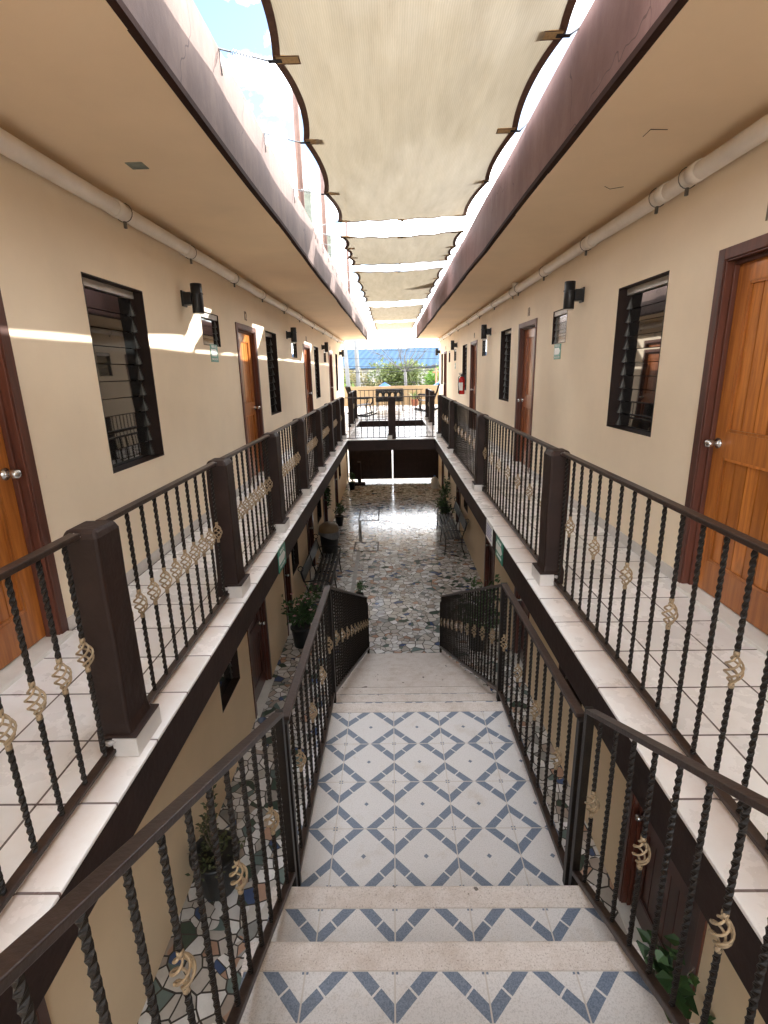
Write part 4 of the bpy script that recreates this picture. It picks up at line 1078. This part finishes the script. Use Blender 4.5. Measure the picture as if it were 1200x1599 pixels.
for k, (x, y, h, lb) in enumerate([(1.55, 15.1, .62, 'leafy potted plant at the far end of the right bench'), (1.66, 16.4, .95, 'taller dark potted plant beyond the right bench'), (1.5, 14.75, .35, 'low potted plant touching the right bench')]):
    t = thing('potted_plant', lb, 'potted plant', (x, y, 0), 'potted plants along the right lower wall'); pot(t, .14, .26)
    bushy(t, (0, 0, .26+h*.5), .26, .26, h*.45, 260, .10, .055, LEAF, 0, 20+k, 8, .25)
for k, (x, y, lb) in enumerate([(-1.62, 14.75, 'small pot plant near the dark doors on the left lower wall'), (-1.6, 19.6, 'small pot plant by the left gate post')]):
    t = thing('potted_plant', lb, 'potted plant', (x, y, 0), 'small pots along the left lower wall'); pot(t, .13, .30)
    bushy(t, (0, 0, .5), .2, .2, .2, 170, .09, .045, LEAF, 0, 30+k, 7, .28)
t = thing('hanging_plant', 'trailing vine hanging from a bracket on the left lower wall above the litter bin', 'hanging plant', (-LX+.02, 12.55, 1.75))
mb = MB(); mb.lathe([(.05, -.16), (.10, 0), (.105, .02)], (.14, 0, 0), 16); mb.build('pot', POTB, t)
mb = MB(); mb.tube([(0, 0, .16), (.14, 0, .20), (.14, 0, .02)], .006, 6); mb.build('bracket', BLACK, t)
random.seed(31); m1 = MB(); m2 = MB()
for k in range(9):
    a = random.uniform(-1.8, 1.8); ln_ = random.uniform(.15, .75); pts = [Vector((.14+.11*math.cos(a)*min(1, u*3), .12*math.sin(a)*min(1, u*3)+.03*math.sin(u*9), .03+.10*math.sin(min(1, u*3)*PI)*.5-ln_*u)) for u in [q/8 for q in range(9)]]
    m2.tube(pts, .0035, 4)
    for p in pts:
        for q in range(3): m1.leaf(p, Vector((random.gauss(.3, 1), random.gauss(0, 1), random.gauss(-.3, .5))), Vector((.5, 0, 1)), random.uniform(.05, .10), random.uniform(.035, .07))
m1.build('foliage', LEAF, t); m2.build('stems', BARK, t)
t = thing('water_bottle', 'white plastic water bottle by the right gate post', 'water bottle', (1.62, 19.6, 0))
mb = MB(); mb.lathe([(.12, 0), (.14, .02), (.14, .34), (.13, .36), (.05, .44), (.035, .46)], seg=20); mb.build('bottle_body', WHITE, t)
mb = MB(); mb.lathe([(.036, .46), (.038, .50)], seg=14); mb.build('cap', TARP, t)

# ------------------------------------------------------------------ terrace furniture
t = thing('iron_settee', 'black iron settee with ornamental lattice back in the middle of the terrace', 'settee', (-.08, 20.0, F))
mb = MB(); mb.box((-.52, -.02, .72), (.52, .02, .82)); mb.box((-.52, -.02, .36), (-.44, .02, .72)); mb.box((.44, -.02, .36), (.52, .02, .72)); mb.box((-.44, -.02, .34), (.44, .02, .46))
for k in range(4):
    cx_ = -.345+.23*k
    mb.tube([(cx_+.10*math.cos(a), 0, .585+.12*math.sin(a)) for a in [2*PI*q/16 for q in range(16)]], (.045), 6, None, True)
    mb.box((cx_+.09, -.012, .46), (cx_+.14, .012, .72))
mb.build('backrest', BLACK, t)
mb = MB(); mb.box((-.52, -.02, .34), (.52, .52, .38)); mb.build('seat', BLACK, t, bevel=.01)
for sx in (-1, 1):
    mb = MB(); mb.tube([(sx*.5, 0, .6), (sx*.53, .25, .62), (sx*.5, .5, .56), (sx*.5, .5, .35)], .02, 6); mb.build('armrest', BLACK, t)
    for yy in (0, .5):
        mb = MB(); mb.tube([(sx*.48, yy, .36), (sx*.50, yy-.03, 0)], .018, 6); mb.build('leg', BLACK, t)
def rocker(label, x, y, rz):
    t = thing('rocking_chair', label, 'rocking chair', (x, y, F), 'black iron rocking chairs on the terrace', rz)
    mb = MB()
    for sy in (-.25, .25): mb.tube([(-.45+.9*k/12, sy, .03+.35*((k-6)/12)**2) for k in range(13)], .026, 6)
    mb.tube([(.12, -.25, .032), (.12, .25, .032)], .012, 6); mb.tube([(-.28, -.25, .06), (-.28, .25, .06)], .012, 6)
    mb.build('rocker', BLACK, t)
    mb = MB()
    for k in range(8): mb.box((-.26+.07*k, -.25, .36+.006*k), (-.21+.07*k, .25, .378+.006*k))
    mb.build('seat', BLACK, t)
    mb = MB()
    for sy in (-.25, -.15, -.05, .05, .15, .25): mb.tube([(-.25, sy, .37), (-.36, sy, .65), (-.47, sy, .98)], .022, 6)
    mb.tube([(-.47, -.26, .98), (-.47, .26, .98)], .02, 6); mb.tube([(-.36, -.26, .66), (-.36, .26, .66)], .014, 6)
    for q in (-.1, .1): mb.tube([(-.41, q+.07*math.cos(a), .80+.09*math.sin(a)) for a in [2*PI*k/12 for k in range(12)]], .011, 5, None, True)
    mb.build('backrest', BLACK, t)
    for sy in (-.26, .26):
        mb = MB(); mb.tube([(-.36, sy, .62), (0, sy, .60), (.28, sy, .62), (.30, sy, .5), (.22, sy, .38)], .024, 6); mb.build('armrest', BLACK, t)
        for xx in (-.24, .22):
            mb = MB(); mb.tube([(xx, sy*.97, .37), (xx*1.15, sy*.97, .06)], .022, 6); mb.build('leg', BLACK, t)
rocker('black iron rocking chair on the left of the terrace facing across', -1.0, 17.6, .35)
rocker('black iron rocking chair at the right of the terrace facing the settee', 1.28, 19.3, PI-.15)
t = thing('potted_plant', 'spiky agave in a pot against the terrace parapet', 'potted plant', (1.0, 22.7, F)); pot(t, .16, .26, TERRA)
m1 = MB(); random.seed(8)
for k in range(26):
    a = k*2.4; el = random.uniform(.3, 1.4); ln_ = random.uniform(.4, .65); p = Vector((0, 0, .26))
    m1.leaf(p, Vector((math.cos(a)*math.cos(el), math.sin(a)*math.cos(el), math.sin(el))), Vector((0, 0, 1)), ln_, .055)
m1.build('foliage', LEAFB, t)
t = thing('potted_plant', 'small round pot plant standing on the left end of the terrace parapet', 'potted plant', (-2.18, 23.36, E-.62)); pot(t, .10, .16, TERRA)
bushy(t, (0, 0, .25), .17, .17, .12, 140, .08, .04, LEAFB, 0, 41, 6, .14)

# ------------------------------------------------------------------ beyond the parapet
def tree(label, x, y, h, r, n, mt, seed, trunk_h=.35, leaf=.22, group='bushes beyond the street', z0=-.03, cat='tree', nm='leafy_tree'):
    t = thing(nm, label, cat, (x, y, z0), group); random.seed(seed)
    mb = MB(); blobs = []
    mb.tube([(0, 0, 0), (.05*r, .03, h*trunk_h), (.02, .05, h*.7)], [.04*h, .032*h, .012*h], 7)
    for k in range(9):
        a = random.uniform(0, 6.28); q = random.uniform(.3, .8); c = Vector((r*q*math.cos(a), r*q*math.sin(a), h*random.uniform(trunk_h+.1, .88)))
        mb.tube([(0, 0, h*trunk_h), c*.55+Vector((0, 0, h*trunk_h*.5)), c], [.02*h, .012*h, .004*h], 5); blobs.append((c, r*random.uniform(.28, .5)))
    mb.build('trunk', BARK, t)
    m1 = MB()
    for k in range(n):
        c, br = random.choice(blobs); dv = Vector((random.gauss(0, 1), random.gauss(0, 1), random.gauss(0, .85))).normalized()
        p = c + dv*br*(random.random()**.45)
        m1.leaf(p, dv+Vector((random.gauss(0, .6), random.gauss(0, .6), random.gauss(0, .6))), Vector((random.gauss(0, .6), random.gauss(0, .6), 1)), leaf*random.uniform(.6, 1.3), leaf*.6*random.uniform(.6, 1.3))
    m1.build('crown', mt, t)
TR = [(-5.6, 44, 3.8, 1.9, LEAFL, 'bright lime green tree at the left behind the utility poles'),
      (-3.2, 47, 3.6, 2.4, LEAFY, 'dry yellowish bush just right of the utility poles'),
      (-1.2, 50, 4.3, 2.5, LEAFB, 'grey-green bush left of the bare tree, under the blue roof'),
      (1.0, 52, 4.5, 2.6, LEAFB, 'grey-green bush directly behind the bare tree'),
      (3.2, 49, 4.4, 2.4, LEAFB, 'green bush right of the bare tree'),
      (5.4, 46, 4.6, 2.4, LEAFL, 'bright green bush at the right end of the row'),
      (7.6, 50, 4.8, 2.6, LEAFB, 'green bush at the far right beside the wing end'),
      (-7.8, 48, 4.0, 2.4, LEAFB, 'green bush at the far left beside the wing end'),
      (0.2, 40, 2.7, 1.9, LEAFY, 'low dry bush in front of the row, left of centre'),
      (3.9, 41, 2.6, 1.9, LEAFY, 'low dry bush in front of the row, right of centre'),
      (-2.0, 39.5, 2.5, 1.6, LEAFY, 'low dry bush beside the second utility pole')]
for k, (x, y, h, r, mt, lb) in enumerate(TR): tree(lb, x, y, h*1.22, r*1.15, 4200, mt, 50+k, .12, .30, nm='roadside_bush', cat='bush')
t = thing('bare_tree', 'leafless grey tree with spreading limbs in front of the blue roof', 'tree', (1.22, 45, -.03)); random.seed(77)
mb = MB(); mtw = mb
mb.tube([(0, 0, 0), (.03, 0, 2.5), (-.03, .05, 4.6)], [.20, .15, .11], 8)
def limb(p, dv, ln_, r, dep):
    q = p; pts = [p]; d_ = dv.normalized()
    for k in range(4):
        d_ = (d_+Vector((random.gauss(0, .16), random.gauss(0, .16), random.gauss(.03, .10)))).normalized(); q = q+d_*ln_/4; pts.append(q)
    (mb if dep > 1 else mtw).tube(pts, [r, r*.85, r*.7, r*.55, r*.38], 5)
    if dep:
        for k in range(4 if dep > 1 else 5):
            b_ = pts[random.choice((1, 2, 3, 4, 4))]; limb(b_, d_+Vector((random.gauss(0, .65), random.gauss(0, .65), random.gauss(.12, .4))), ln_*random.uniform(.45, .7), r*.42, dep-1)
for dv in ((-1, .1, .5), (-.35, .3, 1.2), (.8, -.1, .85), (.35, -.3, 1.0), (1.0, .2, .35), (-.9, -.2, .35), (-.1, .1, 1.4)): limb(Vector((-.03, .05, 4.4)), Vector(dv), 2.3, .055, 3)
mb.build('trunk', GREYBARK, t)
t = thing('shed', 'long low warehouse with a blue corrugated metal roof behind the trees', 'building', (0, 78, -.03), None, -.10)
mb = MB(); mb.prism([(-45, -6, 4.85), (45, -6, 4.85), (45, 12, 8.0), (-45, 12, 8.0)], (0, 0, .15)); mb.build('roof', BLUEROOF, t)
mb = MB(); mb.box((-44, -5.5, 0), (44, -5.3, 4.8)); mb.box((-44, 11.5, 0), (44, 11.7, 7.7)); mb.build('wall', CONC, t)
for x, y, h, lb in ((-3.18, 40, 9.0, 'leaning pale concrete utility pole, left one of the pair'), (-2.5, 40.5, 9.5, 'pale concrete utility pole, right one of the pair')):
    t = thing('utility_pole', lb, 'utility pole', (x, y, -.03), 'pale utility poles beyond the parapet')
    mb = MB(); lean = -.35 if x < -3 else -.22
    mb.tube([(.12, 0, 0), (lean, 0, h)], [.19, .12], 12); mb.build('shaft', UTIL, t)
    mb = MB(); mb.box((lean-.7, -.05, h-.5), (lean+.7, .05, h-.4)); mb.build('crossarm', UTIL, t)
t = thing('utility_wires', 'dark overhead wires strung across the street in front of the blue roof', 'wires', (0, 40, 5.2))
mb = MB()
for k, (z0, z1, r) in enumerate([(1.6, 1.2, .012), (.9, .35, .014), (.25, -.1, .016), (-.35, -.25, .018), (-.9, -1.3, .014), (2.2, .3, .012), (-.2, .1, .03)]):
    mb.tube([(-14+28*q/14, k*.1, z0+(z1-z0)*q/14-.5*4*(q/14)*(1-q/14)) for q in range(15)], r, 4)
mb.build('wire_strands', BLACK, t)
for x, y, w_, h, lb in ((-.38, 30, .46, .28, 'bright blue pyramid canopy just above the parapet'), (2.75, 30, .45, .30, 'blue canopy at the right end of the parapet')):
    t = thing('canopy_tent', lb, 'canopy', (x, y, -.03), 'blue canopies beyond the parapet')
    mb = MB(); zc_ = E-.84; A = [mb.bm.verts.new(p) for p in ((-w_, -w_, zc_), (w_, -w_, zc_), (w_, w_, zc_), (-w_, w_, zc_))]; ap = mb.bm.verts.new((0, 0, zc_+h))
    for k in range(4): mb.bm.faces.new((A[k], A[(k+1) % 4], ap))
    mb.bm.faces.new(A[::-1]); mb.build('canopy_cloth', TARP, t)
    for sx in (-1, 1):
        for sy in (-1, 1):
            mb = MB(); mb.tube([(sx*w_*.95, sy*w_*.95, 0), (sx*w_*.95, sy*w_*.95, zc_)], .025, 6); mb.build('leg', GALV, t)
t = thing('timber_post', 'rusty brown post standing among the bushes right of the bare tree', 'post', (3.05, 36, -.03))
mb = MB(); mb.tube([(0, 0, 0), (0, 0, 4.6)], [.07, .06], 8); mb.build('shaft', TERRA, t)
mb = MB(); mb.box((-.25, -.03, 4.3), (.25, .03, 4.38)); mb.build('crosspiece', TERRA, t)
